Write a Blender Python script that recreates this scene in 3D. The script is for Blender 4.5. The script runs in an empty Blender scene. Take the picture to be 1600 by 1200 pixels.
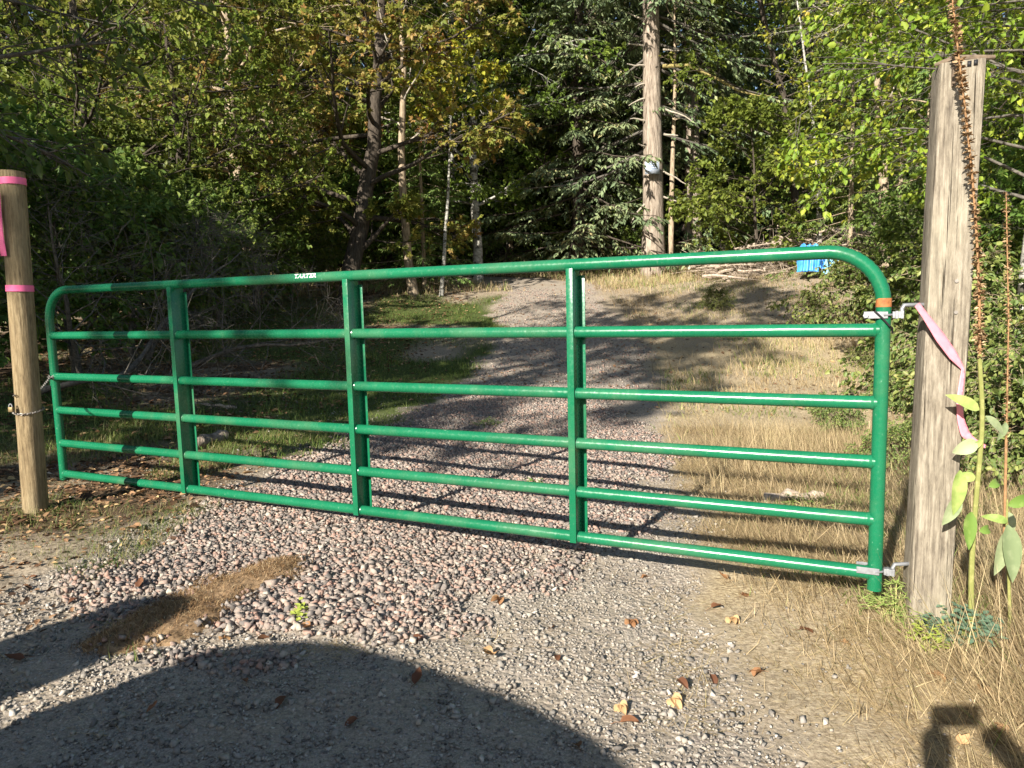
import bpy, math, random
import numpy as np
from mathutils import Vector, Matrix
R_=math.radians
scene=bpy.context.scene
COL=scene.collection
# ---------------------------------------------------------------- camera
CAMZ=1.3173; PITCH=R_(6.195); ROLL=R_(-1.346); FPX=1109.0
fw=np.array([0,math.cos(PITCH),-math.sin(PITCH)]); r0=np.array([1.,0,0]); u0=np.cross(r0,fw)
cr=math.cos(ROLL)*r0+math.sin(ROLL)*u0; cu=-math.sin(ROLL)*r0+math.cos(ROLL)*u0
CAM=np.array([0,0,CAMZ])
cam=bpy.data.objects.new('camera',bpy.data.cameras.new('camera')); COL.objects.link(cam)
cam.data.sensor_width=36; cam.data.lens=36*FPX/1600; cam.data.clip_end=2000; cam.data.clip_start=.02
cam.matrix_world=Matrix(((cr[0],cu[0],-fw[0],0),(cr[1],cu[1],-fw[1],0),(cr[2],cu[2],-fw[2],CAMZ),(0,0,0,1)))
scene.camera=cam
# ---------------------------------------------------------------- sky, sun, exposure
SUN_EL=27.5; SUN_AZ=212.4          # where the sun stands (clockwise from +Y): behind the camera, to the left
world=bpy.data.worlds.new('World'); scene.world=world; world.use_nodes=True
wn=world.node_tree.nodes; sky=wn.new('ShaderNodeTexSky'); sky.sky_type='NISHITA'; sky.sun_disc=False
sky.sun_elevation=R_(SUN_EL); sky.sun_rotation=R_(SUN_AZ); sky.air_density=1.0; sky.dust_density=.6
bg=wn['Background']; bg.inputs['Strength'].default_value=.065
world.node_tree.links.new(sky.outputs[0],bg.inputs[0])
sl=bpy.data.lights.new('sun','SUN'); sl.energy=5.0; sl.angle=R_(.5); sl.color=(1,.93,.82)
sun=bpy.data.objects.new('sun',sl); COL.objects.link(sun)
SD=Vector((math.sin(R_(SUN_AZ-180))*math.cos(R_(SUN_EL)),math.cos(R_(SUN_AZ-180))*math.cos(R_(SUN_EL)),-math.sin(R_(SUN_EL))))
sun.rotation_euler=SD.to_track_quat('-Z','Y').to_euler(); sun.location=(-10,-16,14)
scene.view_settings.view_transform='Standard'; scene.view_settings.look='None'
scene.view_settings.gamma=1; scene.view_settings.exposure=1.2
scene.cycles.max_bounces=5; scene.cycles.diffuse_bounces=3; scene.cycles.transmission_bounces=2

# ---------------------------------------------------------------- measuring helpers
def ray(x,y): return fw+(x-800)/FPX*cr-(y-600)/FPX*cu
def at(x,y,Y):
    d=ray(x,y); return CAM+d*(Y/d[1])
def g2w(x,y,z):                    # gate frame (x along the gate, hinge end = 0) to world
    a=x+.1234; b=y+2.9525
    return np.array([a*.9045+b*.4264,-a*.4264+b*.9045,z+.2735])
GX=Vector((.9045,-.4264,0)); GY=Vector((.4264,.9045,0))
yk=[-50,0,6,10,15,20,25,35,60,400]; zk=[-.4,0,.19,.40,1.05,1.95,2.6,3.6,9.5,60]
def ht(X,Y):
    X=np.asarray(X,float); Y=np.asarray(Y,float)
    z=(np.interp(Y-1,yk,zk)+np.interp(Y,yk,zk)+np.interp(Y+1,yk,zk))/3
    s=np.clip(1-(Y-6)/12,0,1)
    z=z-.0445*np.clip(X,-6,5)*s
    z=z+.10*np.exp(-((X-1.9)/.7)**2-((Y-2.9)/1.2)**2)
    z=z+.5*np.clip((X-3)/6,0,1)*np.clip((Y-5)/8,0,1)*(1-np.clip((Y-25)/10,0,1))
    z=z-.05*np.exp(-((X+3.2)/1.)**2-((Y-4.7)/1.)**2)
    return z
def hf(x,y): return float(ht(x,y))
def gpx(x,Y):                      # ground point in pixel column x at distance Y
    p=at(x,487,Y); return np.array([p[0],Y,hf(p[0],Y)])
rng=np.random.default_rng(11)
_h=np.random.default_rng(5).random((64,64))
def vnoise(x,y,s):                 # tileable value noise
    x=np.asarray(x)*s; y=np.asarray(y)*s
    xi=np.floor(x).astype(int); yi=np.floor(y).astype(int); fx=x-xi; fy=y-yi
    fx=fx*fx*(3-2*fx); fy=fy*fy*(3-2*fy)
    g=lambda a,b:_h[a%64,b%64]
    return (g(xi,yi)*(1-fx)+g(xi+1,yi)*fx)*(1-fy)+(g(xi,yi+1)*(1-fx)+g(xi+1,yi+1)*fx)*fy
def polysd(px,py,poly):            # signed distance, positive inside
    P=np.array(poly); Q=np.roll(P,-1,0); d=np.full(px.shape,1e9); ins=np.zeros(px.shape,bool)
    for (ax,ay),(bx,by) in zip(P,Q):
        ex,ey=bx-ax,by-ay; t=np.clip(((px-ax)*ex+(py-ay)*ey)/(ex*ex+ey*ey),0,1)
        d=np.minimum(d,np.hypot(px-ax-t*ex,py-ay-t*ey))
        if ay!=by: ins^=((ay>py)!=(by>py))&(px<(bx-ax)*(py-ay)/(by-ay)+ax)
    return np.where(ins,d,-d)
ROAD=[(-1.2,-8),(-1.8,0),(-2.15,2.0),(-2.2,2.9),(-1.98,3.5),(-1.78,4.06),(-1.59,4.78),(-1.28,5.76),(-1.01,6.88),(-.51,9.4),(-.22,13.4),(-.4,16.5),(.06,18.8),(-1.2,20.6),(-5,22),(-5,23.6),(0,22.3),(2.2,20.3),(2.4,18.7),(2.1,17),(2.3,14.4),(2.1,11),(1.7,8.2),(1.36,5.8),(1.11,4.1),(.92,3.45),(.85,2.9),(.92,2.5),(.78,1.84),(.9,0),(1.4,-8)]
COARSE=[(-1.62,2.62),(-1.82,2.97),(-1.73,3.94),(-1.57,4.7),(-1.18,6.41),(-.6,8.6),(1.2,8.4),(1.1,5.75),(.75,4.08),(.38,3.35),(.10,2.86),(-.26,2.64),(-.70,2.78),(-1.0,2.66),(-1.25,2.50)]
def road_m(x,y):
    n=(vnoise(x,y,2.2)-.5)*.35+(vnoise(x,y,7)-.5)*.2
    return np.clip((polysd(x,y,ROAD)+n)/.22+.5,0,1)
def coarse_m(x,y):
    n=(vnoise(x+9,y,1.7)-.5)*.45+(vnoise(x,y+3,6)-.5)*.35
    return np.clip((polysd(x,y,COARSE)+n)/.30+.5,0,1)
def green_m(x,y):                  # shaded short grass left of the road, some tufts
    a=np.clip((y-4.6)/1.2,0,1)*np.clip((19.5-y)/2,0,1)*np.clip((.9-x)/.8,0,1)*np.clip((x+9)/2,0,1)
    return a*np.clip((vnoise(x,y+20,.8)-.18)*3,0,1)

# ---------------------------------------------------------------- tagging and mesh helpers
def tag(o,label=None,cat=None,group=None,kind=None):
    if label: o['label']=label
    if cat: o['category']=cat
    if group: o['group']=group
    if kind: o['kind']=kind
    return o
def empty(name,loc,label,cat,group=None):
    o=bpy.data.objects.new(name,None); COL.objects.link(o); o.location=loc; o.empty_display_size=.1
    return tag(o,label,cat,group)
def npmesh(name,V,faces,mat,attr=None,smooth=False,parent=None,loc=None):
    """V (n,3); faces: list of int arrays (m,k); attr: {name: per-face float}"""
    me=bpy.data.meshes.new(name); V=np.asarray(V,np.float32)
    if parent is not None and loc is None:
        V=V-np.array(parent.location,np.float32)
    faces=[np.asarray(f,np.int32) for f in faces if len(f)]
    nl=sum(f.size for f in faces); nf=sum(len(f) for f in faces)
    me.vertices.add(len(V)); me.vertices.foreach_set('co',V.ravel())
    me.loops.add(nl); me.loops.foreach_set('vertex_index',np.concatenate([f.ravel() for f in faces]))
    cnt=np.concatenate([np.full(len(f),f.shape[1],np.int32) for f in faces])
    me.polygons.add(nf); me.polygons.foreach_set('loop_start',np.concatenate([[0],np.cumsum(cnt)[:-1]]).astype(np.int32))
    me.polygons.foreach_set('loop_total',cnt)
    if smooth: me.polygons.foreach_set('use_smooth',np.ones(nf,bool))
    me.update(calc_edges=True)
    if attr:
        for k,v in attr.items():
            v=np.asarray(v,np.float32)
            a=me.attributes.new(k,'FLOAT','FACE' if len(v)==nf else 'POINT'); a.data.foreach_set('value',v)
    me.materials.append(mat)
    o=bpy.data.objects.new(name,me); COL.objects.link(o)
    if parent is not None: o.parent=parent
    if loc is not None: o.location=loc
    return o
class MB:                          # small mesh collector
    def __init__(s): s.v=[]; s.f={3:[],4:[]}; s.n=0; s.a=[]
    def add(s,V,F):
        V=np.asarray(V,float); F=np.asarray(F)
        s.v.append(V); s.f[F.shape[1]].append(F+s.n); s.n+=len(V)
    def box(s,c,sz,ax=None):
        c=np.array(c,float); hx,hy,hz=[q/2 for q in sz]
        A=np.array(ax if ax is not None else np.eye(3),float)
        P=np.array([[x,y,z] for x in(-hx,hx) for y in(-hy,hy) for z in(-hz,hz)])@A+c
        s.add(P,[[0,1,3,2],[4,6,7,5],[0,4,5,1],[2,3,7,6],[0,2,6,4],[1,5,7,3]])
    def tube(s,P,r,k=12,cap=True):
        P=np.array(P,float)[None]; r=np.broadcast_to(np.asarray(r,float),(P.shape[1],))[None]
        V,F=tube1(P[0],r[0],k); s.add(V,F)
        if cap:
            n=P.shape[1]
            for row,inv in ((0,True),(n-1,False)):
                ids=[row*k+i for i in range(k)]; c=V[ids].mean(0)
                VV=np.vstack([V[ids],c]); FF=[[i,(i+1)%k,k] if not inv else [(i+1)%k,i,k] for i in range(k)]
                s.add(VV,FF)
    def build(s,name,mat,parent=None,smooth=True,loc=None,bevel=0,world=True):
        V=np.vstack(s.v); F=[np.vstack(x) for x in s.f.values() if x]
        o=npmesh(name,V,F,mat,smooth=smooth,parent=parent,loc=loc)
        if smooth:
            o.data.polygons.foreach_set('use_smooth',np.ones(len(o.data.polygons),bool))
            try: o.data.set_sharp_from_angle(angle=R_(38))
            except Exception: pass
        if bevel:
            m=o.modifiers.new('b','BEVEL'); m.width=bevel; m.segments=2; m.limit_method='ANGLE'; m.angle_limit=R_(40)
        return o
def norm(a): return a/np.maximum(np.linalg.norm(a,axis=-1,keepdims=True),1e-9)
def tubes(P,r,k=5):
    """P (M,N,3), r (M,N) -> verts, quads"""
    M,N,_=P.shape
    T=np.empty_like(P); T[:,1:-1]=P[:,2:]-P[:,:-2]; T[:,0]=P[:,1]-P[:,0]; T[:,-1]=P[:,-1]-P[:,-2]; T=norm(T)
    m=norm(T.mean(1)); ref=np.where(np.abs(m[:,2:3])>.8,np.array([[1.,0,0]]),np.array([[0,0,1.]]))
    A=norm(np.cross(T,ref[:,None])); B=np.cross(T,A)
    an=np.arange(k)*2*np.pi/k
    V=P[:,:,None]+r[:,:,None,None]*(np.cos(an)[None,None,:,None]*A[:,:,None]+np.sin(an)[None,None,:,None]*B[:,:,None])
    i=np.arange(M)[:,None,None]*N*k+np.arange(N-1)[None,:,None]*k; j=np.arange(k)[None,None,:]; j2=(j+1)%k
    F=np.stack([i+j,i+j2,i+k+j2,i+k+j],-1).reshape(-1,4)
    return V.reshape(-1,3),F
def tube1(P,r,k):
    """one tube with a frame carried along it, so that bends never pinch"""
    n=len(P); T=np.empty_like(P); T[1:-1]=P[2:]-P[:-2]; T[0]=P[1]-P[0]; T[-1]=P[-1]-P[-2]; T=norm(T)
    ref=np.array([1.,.3,.1]) if abs(T[0][0])<.7 else np.array([.1,.3,1.]); A=ref-T[0]*(ref@T[0]); A/=np.linalg.norm(A); L=[]
    an=np.arange(k)*2*np.pi/k
    for i in range(n):
        A=A-T[i]*(A@T[i]); A/=np.linalg.norm(A); B=np.cross(T[i],A)
        L.append(P[i]+r[i]*(np.cos(an)[:,None]*A+np.sin(an)[:,None]*B))
    i=np.arange(n-1)[:,None]*k; j=np.arange(k)[None]; j2=(j+1)%k
    return np.concatenate(L),np.stack([i+j,i+j2,i+k+j2,i+k+j],-1).reshape(-1,4)
def rodr(v,ax,a):
    a=np.asarray(a)[...,None]; return v*np.cos(a)+np.cross(ax,v)*np.sin(a)+ax*(ax*v).sum(-1,keepdims=True)*(1-np.cos(a))
def leafgeo(pos,d,nrm,L,W,lobes=1,fold=.25):
    """folded leaf blades of two triangles a lobe"""
    Vs=[];cnt=0
    d=norm(d); nrm=norm(nrm-d*(nrm*d).sum(-1,keepdims=True)); side=np.cross(nrm,d)
    for q in range(lobes):
        a=(q-(lobes-1)/2)*.95; s=1 if a==0 else .82
        dd=d*math.cos(a)+side*math.sin(a); ss=np.cross(nrm,dd)
        l=(L*s)[:,None]; w=(W*s/(1 if lobes==1 else 1.5))[:,None]
        tip=pos+dd*l-nrm*l*.16
        if lobes==1 and fold>.15:                    # oval blade
            a1=pos+dd*l*.28+nrm*w*fold*.9; a2=pos+dd*l*.68-nrm*l*.05+nrm*w*fold*.7
            Vs.append(np.stack([pos,a1+ss*w*.47,a2+ss*w*.38,tip,a2-ss*w*.38,a1-ss*w*.47],1)); continue
        mid=pos+dd*l*.5
        Vs.append(np.stack([pos,mid+ss*w*.5+nrm*w*fold,tip,mid-ss*w*.5+nrm*w*fold],1))
    V=np.stack(Vs,1).reshape(-1,3); n=len(pos)*lobes
    if lobes==1 and fold>.15:
        i=np.arange(n)[:,None]*6; return V,np.concatenate([i+np.array([[0,1,2,3]]),i+np.array([[0,3,4,5]])],1).reshape(-1,4),2
    i=np.arange(n)[:,None]*4
    F=np.concatenate([i+np.array([[0,1,2]]),i+np.array([[0,2,3]])],1).reshape(-1,3)
    return V,F,lobes*2

# ---------------------------------------------------------------- materials
def newmat(name,rough=.8,spec=.3):
    m=bpy.data.materials.new(name); m.use_nodes=True; nt=m.node_tree; b=nt.nodes['Principled BSDF']
    b.inputs['Roughness'].default_value=rough; b.inputs['Specular IOR Level'].default_value=spec
    return m,nt,b
def N(nt,t,**k):
    n=nt.nodes.new(t)
    for a,v in k.items():
        if a.startswith('i_'): n.inputs[int(a[2:]) if a[2:].isdigit() else a[2:].replace('_',' ')].default_value=v
        else: setattr(n,a,v)
    return n
def ramp(nt,src,stops,interp='LINEAR'):
    r=nt.nodes.new('ShaderNodeValToRGB'); r.color_ramp.interpolation=interp
    el=r.color_ramp.elements
    while len(el)<len(stops): el.new(.5)
    for e,(p,c) in zip(el,stops): e.position=p; e.color=(*c,1) if len(c)==3 else c
    nt.links.new(src,r.inputs[0]); return r.outputs[0]
def coord(nt,scale=(1,1,1),obj=True):
    t=nt.nodes.new('ShaderNodeTexCoord'); m=nt.nodes.new('ShaderNodeMapping'); m.inputs['Scale'].default_value=scale
    nt.links.new(t.outputs['Object'],m.inputs[0]); return m.outputs[0]
def noise(nt,vec,scale,detail=4,rough=.55):
    n=N(nt,'ShaderNodeTexNoise'); n.inputs['Scale'].default_value=scale; n.inputs['Detail'].default_value=detail; n.inputs['Roughness'].default_value=rough
    if vec is not None: nt.links.new(vec,n.inputs['Vector'])
    return n.outputs[0]
def mix(nt,a,b,f,bt='MIX'):
    m=nt.nodes.new('ShaderNodeMix'); m.data_type='RGBA'; m.blend_type=bt
    for s,v in ((m.inputs[0],f),(m.inputs[6],a),(m.inputs[7],b)):
        if hasattr(v,'is_output') or isinstance(v,bpy.types.NodeSocket): nt.links.new(v,s)
        else: s.default_value=v if not isinstance(v,tuple) or len(v)==4 else (*v,1)
    return m.outputs[2]
def math_(nt,op,a,b=None,c=None):
    m=nt.nodes.new('ShaderNodeMath'); m.operation=op
    for s,v in zip(m.inputs,(a,b,c)):
        if v is None: continue
        if isinstance(v,bpy.types.NodeSocket): nt.links.new(v,s)
        else: s.default_value=v
    return m.outputs[0]
def bump(nt,b,h,strength=.5,dist=.01):
    n=nt.nodes.new('ShaderNodeBump'); n.inputs['Strength'].default_value=strength; n.inputs['Distance'].default_value=dist
    nt.links.new(h,n.inputs['Height']); nt.links.new(n.outputs[0],b.inputs['Normal'])
def leafmat(name,stops,trans=.3,rough=.5,spec=.35,var=.12):
    m,nt,b=newmat(name,rough,spec)
    a=N(nt,'ShaderNodeAttribute',attribute_name='rnd')
    c=ramp(nt,a.outputs['Fac'],stops)
    oi=nt.nodes.new('ShaderNodeObjectInfo'); hs=nt.nodes.new('ShaderNodeHueSaturation')
    if var: nt.links.new(math_(nt,'MULTIPLY_ADD',oi.outputs['Random'],.04,.482),hs.inputs['Hue'])
    nt.links.new(math_(nt,'MULTIPLY_ADD',oi.outputs['Random'],var*2,1-var),hs.inputs['Value'])
    nt.links.new(c,hs.inputs['Color']); nt.links.new(hs.outputs[0],b.inputs['Base Color'])
    if trans:
        t=nt.nodes.new('ShaderNodeBsdfTranslucent'); nt.links.new(hs.outputs[0],t.inputs[0])
        ms=nt.nodes.new('ShaderNodeMixShader'); ms.inputs[0].default_value=trans
        nt.links.new(b.outputs[0],ms.inputs[1]); nt.links.new(t.outputs[0],ms.inputs[2])
        nt.links.new(ms.outputs[0],nt.nodes['Material Output'].inputs[0])
    return m
def barkmat(name,c1,c2,sc=(8,8,1.5),scale=3,bd=.03,spots=None):
    m,nt,b=newmat(name,.9,.15); v=coord(nt,sc)
    n=noise(nt,v,scale,6,.65); c=ramp(nt,n,[(.35,c1),(.65,c2)])
    if spots:
        n2=noise(nt,coord(nt,(1,1,2.5)),5,3,.6); f=ramp(nt,n2,[(.52,(0,0,0)),(.58,(1,1,1))]); c=mix(nt,c,spots,f)
    nt.links.new(c,b.inputs['Base Color']); bump(nt,b,n,.9,bd); return m
M={}
M['fir_leaf']=leafmat('fir_needles',[(0,(.055,.085,.040)),(.5,(.15,.20,.095)),(.85,(.27,.31,.15)),(1,(.38,.31,.15))],.12,.6)
M['hem_leaf']=leafmat('hemlock_needles',[(0,(.06,.11,.03)),(.5,(.15,.24,.06)),(1,(.32,.38,.10))],.2,.55)
M['maple_g']=leafmat('green_maple_leaves',[(0,(0.076,0.115,0.019)),(.4,(0.178,0.234,0.038)),(.8,(0.315,0.348,0.064)),(1,(0.493,0.416,0.102))],.45)
M['maple_a']=leafmat('turning_maple_leaves',[(0,(.08,.12,.025)),(.3,(.20,.24,.04)),(.55,(.34,.31,.07)),(.72,(.42,.25,.08)),(.88,(.33,.17,.07)),(1,(.55,.40,.12))],.45)
M['yellow']=leafmat('yellow_green_leaves',[(0,(0.099,0.155,0.016)),(.5,(0.221,0.287,0.033)),(.85,(0.398,0.398,0.044)),(1,(0.464,0.332,0.044))],.35)
M['dark_leaf']=leafmat('dark_shrub_leaves',[(0,(0.068,0.119,0.025)),(.5,(0.145,0.221,0.043)),(1,(0.289,0.340,0.076))],.45)
M['bramble_leaf']=leafmat('bramble_leaves',[(0,(0.060,0.093,0.025)),(.5,(0.153,0.204,0.051)),(.9,(0.306,0.315,0.093)),(1,(0.383,0.221,0.085))],.25)
M['fir_bark']=barkmat('fir_bark',(.14,.11,.085),(.42,.35,.28),(9,9,1.2),2.2,.05)
M['dark_bark']=barkmat('dark_bark',(.035,.028,.022),(.11,.09,.07),(8,8,2),3,.03)
M['tan_bark']=barkmat('tan_bark',(.20,.15,.10),(.46,.37,.26),(8,8,2),3,.02)
M['alder_bark']=barkmat('alder_bark',(.22,.21,.18),(.52,.50,.45),(5,5,9),2.5,.01,spots=(.08,.075,.06))
M['twig']=barkmat('grey_twig',(.06,.052,.045),(.17,.155,.13),(5,5,5),6,.005)
M['dead_twig']=barkmat('pale_dead_twig',(.26,.22,.17),(.50,.45,.37),(5,5,5),6,.005)
GRS=[(0,(.15,.105,.055)),(.3,(.36,.27,.15)),(.65,(.60,.47,.28)),(.88,(.46,.40,.20)),(1,(.22,.30,.07))]
M['dry_grass']=leafmat('dry_grass',GRS,.25,.6,.2,0)
M['green_grass']=leafmat('green_grass',[(0,(.06,.10,.02)),(.5,(.11,.17,.035)),(.85,(.2,.24,.06)),(1,(.38,.32,.15))],.25,.5,.3,0)

# ---------------------------------------------------------------- ground
def make_ground():
    ny,nx=520,460
    ty=np.linspace(0,1,ny); Yg=-40+np.interp(ty,[0,.03,.06,.56,.80,.94,1],[0,38,41,49,64,110,440])
    tx=np.linspace(-1,1,nx); Xh=np.sign(tx)*np.interp(np.abs(tx),[0,.55,.8,.93,1],[0,1,2.3,8,60])
    Yw=np.clip(Yg,2.5,None)
    Yg2=np.repeat(Yg[:,None],nx,1); Xg=Xh[None]*np.interp(Yg2,[-40,0,8,30,400],[5,3.6,6.5,10,10]) 
    x=Xg.ravel(); y=Yg2.ravel()
    rd=road_m(x,y); co=coarse_m(x,y)
    z=ht(x,y)+ (vnoise(x,y,1.3)-.5)*.05*(1-rd*.6)+(vnoise(x,y,5)-.5)*.018+(vnoise(x,y,14)-.5)*.008
    z+=co*.012
    i=(np.arange(ny-1)[:,None]*nx+np.arange(nx-1)[None]).ravel()
    F=np.stack([i,i+1,i+nx+1,i+nx],1)
    m,nt,b=newmat('ground_earth',.95,.1)
    v=coord(nt); 
    ra=N(nt,'ShaderNodeAttribute',attribute_name='road').outputs['Fac']; ca=N(nt,'ShaderNodeAttribute',attribute_name='coarse').outputs['Fac']; ga=N(nt,'ShaderNodeAttribute',attribute_name='green').outputs['Fac']; sa=N(nt,'ShaderNodeAttribute',attribute_name='straw').outputs['Fac']; lf=N(nt,'ShaderNodeAttribute',attribute_name='litter').outputs['Fac']
    n1=noise(nt,v,60,5,.7); n2=noise(nt,v,3,4); n3=noise(nt,v,150,4,.75); n4=noise(nt,coord(nt,(1.,2.6,1)),42,5,.75)
    earth=ramp(nt,n1,[(.36,(.15,.12,.085)),(.5,(.31,.25,.18)),(.66,(.50,.42,.31))])
    straw=ramp(nt,n4,[(.34,(.10,.075,.045)),(.46,(.30,.23,.14)),(.56,(.50,.41,.26)),(.68,(.70,.60,.40))])
    grn=ramp(nt,n1,[(.3,(.035,.05,.016)),(.6,(.09,.115,.035)),(.8,(.2,.18,.08))])
    lit=ramp(nt,n1,[(.3,(.045,.032,.022)),(.55,(.12,.08,.05)),(.75,(.24,.16,.10))])
    vo=N(nt,'ShaderNodeTexVoronoi'); vo.inputs['Scale'].default_value=48; nt.links.new(v,vo.inputs['Vector'])
    sep=N(nt,'ShaderNodeSeparateColor'); nt.links.new(vo.outputs['Color'],sep.inputs[0])
    st=ramp(nt,sep.outputs[0],[(0,(.19,.165,.145)),(.3,(.33,.29,.25)),(.6,(.42,.34,.29)),(.85,(.27,.225,.20)),(1,(.52,.47,.40))])
    grit=ramp(nt,n3,[(.35,(.19,.16,.13)),(.55,(.37,.32,.26)),(.72,(.55,.49,.40))])
    vof=ramp(nt,vo.outputs['Distance'],[(.25,(1,1,1)),(.5,(0,0,0))])
    grv=mix(nt,grit,st,vof)
    grv=mix(nt,grv,grit,math_(nt,'MULTIPLY',n2,.75))
    f1=math_(nt,'MULTIPLY',math_(nt,'ADD',sa,0),1)
    c=mix(nt,earth,straw,f1); c=mix(nt,c,grn,ga); c=mix(nt,c,lit,lf)
    dust=mix(nt,grv,earth,math_(nt,'MULTIPLY',ramp(nt,n2,[(.45,(0,0,0)),(.65,(1,1,1))]),.5))
    c=mix(nt,c,dust,ra)
    nt.links.new(c,b.inputs['Base Color'])
    hgt=math_(nt,'ADD',math_(nt,'MULTIPLY',vo.outputs['Distance'],math_(nt,'MULTIPLY',ra,-1.6)),math_(nt,'ADD',n1,math_(nt,'MULTIPLY',n3,.6)))
    bump(nt,b,hgt,.8,.006)
    gm=green_m(x,y)
    stw=np.clip(np.clip((x-.2)/.9,0,1)*np.clip((14-y)/3,0,1)*(.35+vnoise(x,y,3)),0,1)
    stw=np.maximum(stw,np.exp(-((x+.1)/.9)**2-((y-2.35)/.16)**2)*(vnoise(x,y,6)>.35))
    litt=np.clip((-1.5-x)/.7,0,1)*np.clip((y-2.6-.8*vnoise(x,y,1.5))/.5,0,1)*(.35+.65*(vnoise(x,y,2.7)>.42))*(1-gm*.9)+np.clip((y-20)/3,0,1)*np.clip((x-9)**2/20+ (x<2)*1,0,1)
    return npmesh('ground',np.stack([x,y,z],1),[F],m,{'road':rd*(1-.0*co),'coarse':co,'green':gm*(1-rd),'straw':stw,'litter':np.clip(litt,0,1)*(1-rd)},True)
g=make_ground(); tag(g,'gravel track and earth ground rising from the gate into the woods',None,None,'structure')

# gravel stones, really modelled
def ico():
    t=(1+5**.5)/2
    V=np.array([(-1,t,0),(1,t,0),(-1,-t,0),(1,-t,0),(0,-1,t),(0,1,t),(0,-1,-t),(0,1,-t),(t,0,-1),(t,0,1),(-t,0,-1),(-t,0,1)],float)
    F=np.array([(0,11,5),(0,5,1),(0,1,7),(0,7,10),(0,10,11),(1,5,9),(5,11,4),(11,10,2),(10,7,6),(7,1,8),(3,9,4),(3,4,2),(3,2,6),(3,6,8),(3,8,9),(4,9,5),(2,4,11),(6,2,10),(8,6,7),(9,8,1)])
    return norm(V),F
def stones(name,x,y,size,mat,lift=.25,label=None):
    n=len(x); V0=np.array([[i,j,k] for i in(-1,1) for j in(-1,1) for k in(-1,1)],float)*.62
    F0=np.array([[0,1,3],[0,3,2],[4,6,7],[4,7,5],[0,4,5],[0,5,1],[2,3,7],[2,7,6],[0,2,6],[0,6,4],[1,5,7],[1,7,3]])
    P=V0[None]*rng.uniform(.45,1.25,(n,8,1))+rng.normal(0,.13,(n,8,3))
    P=P*np.stack([rng.uniform(1.0,1.5,n),rng.uniform(.75,1.15,n),rng.uniform(.6,1.0,n)],1)[:,None]
    a=rng.uniform(0,2*np.pi,n); b=rng.normal(0,.5,n)
    ca,sa=np.cos(a),np.sin(a); cb,sb=np.cos(b),np.sin(b)
    X=P[...,0]*cb[:,None]+P[...,2]*sb[:,None]; Z=-P[...,0]*sb[:,None]+P[...,2]*cb[:,None]; Y=P[...,1]
    Q=np.stack([X*ca[:,None]-Y*sa[:,None],X*sa[:,None]+Y*ca[:,None],Z],-1)*(size/2)[:,None,None]
    z=ht(x,y)+(vnoise(x,y,1.3)-.5)*.05*.4+(vnoise(x,y,5)-.5)*.018+coarse_m(x,y)*.012
    Q+=np.stack([x,y,z+size*lift],1)[:,None]
    F=(F0[None]+np.arange(n)[:,None,None]*8).reshape(-1,3)
    o=npmesh(name,Q.reshape(-1,3),[F],mat,{'rnd':np.repeat(rng.random(n),12)})
    tag(o,label,'gravel',None,'stuff'); return o
ms,nt,b=newmat('crushed_stone',.9,.2)
a=N(nt,'ShaderNodeAttribute',attribute_name='rnd').outputs['Fac']
c=ramp(nt,a,[(0,(.10,.09,.085)),(.25,(.20,.175,.16)),(.5,(.31,.245,.205)),(.72,(.34,.21,.165)),(.85,(.24,.21,.19)),(1,(.47,.41,.34))])
nn=noise(nt,coord(nt),90,4,.7); c=mix(nt,c,(.44,.37,.29),ramp(nt,nn,[(.5,(0,0,0)),(.75,(.7,.7,.7))])); nt.links.new(c,b.inputs['Base Color']); bump(nt,b,nn,.5,.004)
M['stone']=ms
n=190000; X=rng.uniform(-2.6,1.8,n); Y=2.2+rng.random(n)**1.25*6.5
keep=(rng.random(n)<coarse_m(X,Y)*np.interp(Y,[2.2,6,8.7],[.9,.7,.3])); X,Y=X[keep],Y[keep]
sz=.012+.020*rng.random(len(X))**1.4; sz*=(1+.4*(rng.random(len(X))<.05))
sz*=np.interp((X+.9)**2+(Y-2.75)**2,[0,.15,.5],[1.35,1.2,1])
stones('coarse_gravel',X,Y,sz,M['stone'],.22,'patch of pinkish grey crushed stone lying under and around the green gate')
n=170000; X=rng.uniform(-3.0,2.0,n); Y=1.2+rng.random(n)**1.7*8
keep=rng.random(n)<np.clip(road_m(X,Y)*1.0+.1,0,1)*(1-.8*coarse_m(X,Y))*.8*np.clip(1.3-(X-.1)*.9,.15,1); X,Y=X[keep],Y[keep]
sz=rng.uniform(.006,.016,len(X))*(1+1.1*(rng.random(len(X))<.09))
ms2=ms.copy(); M['grit_stone']=ms2; e2=[q for q in ms2.node_tree.nodes if q.type=='VALTORGB'][0].color_ramp.elements
for e_,c_ in zip(e2,((.12,.11,.10),(.22,.205,.185),(.32,.29,.25),(.36,.32,.265),(.27,.25,.23),(.50,.46,.40))): e_.color=(*c_,1)
stones('fine_gravel',X,Y,sz*.9,M['grit_stone'],.15,'fine dusty grey gravel scattered over the track in the foreground')

n=26000; X=rng.uniform(-1.5,3.6,n); Y=8+rng.random(n)*11
keep=rng.random(n)<road_m(X,Y)*.6*(.3+vnoise(X,Y,1.5)); X,Y=X[keep],Y[keep]
stones('track_gravel',X,Y,rng.uniform(.018,.042,len(X)),M['stone'],.15,'gravel on the track where it climbs towards the wood')
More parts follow.
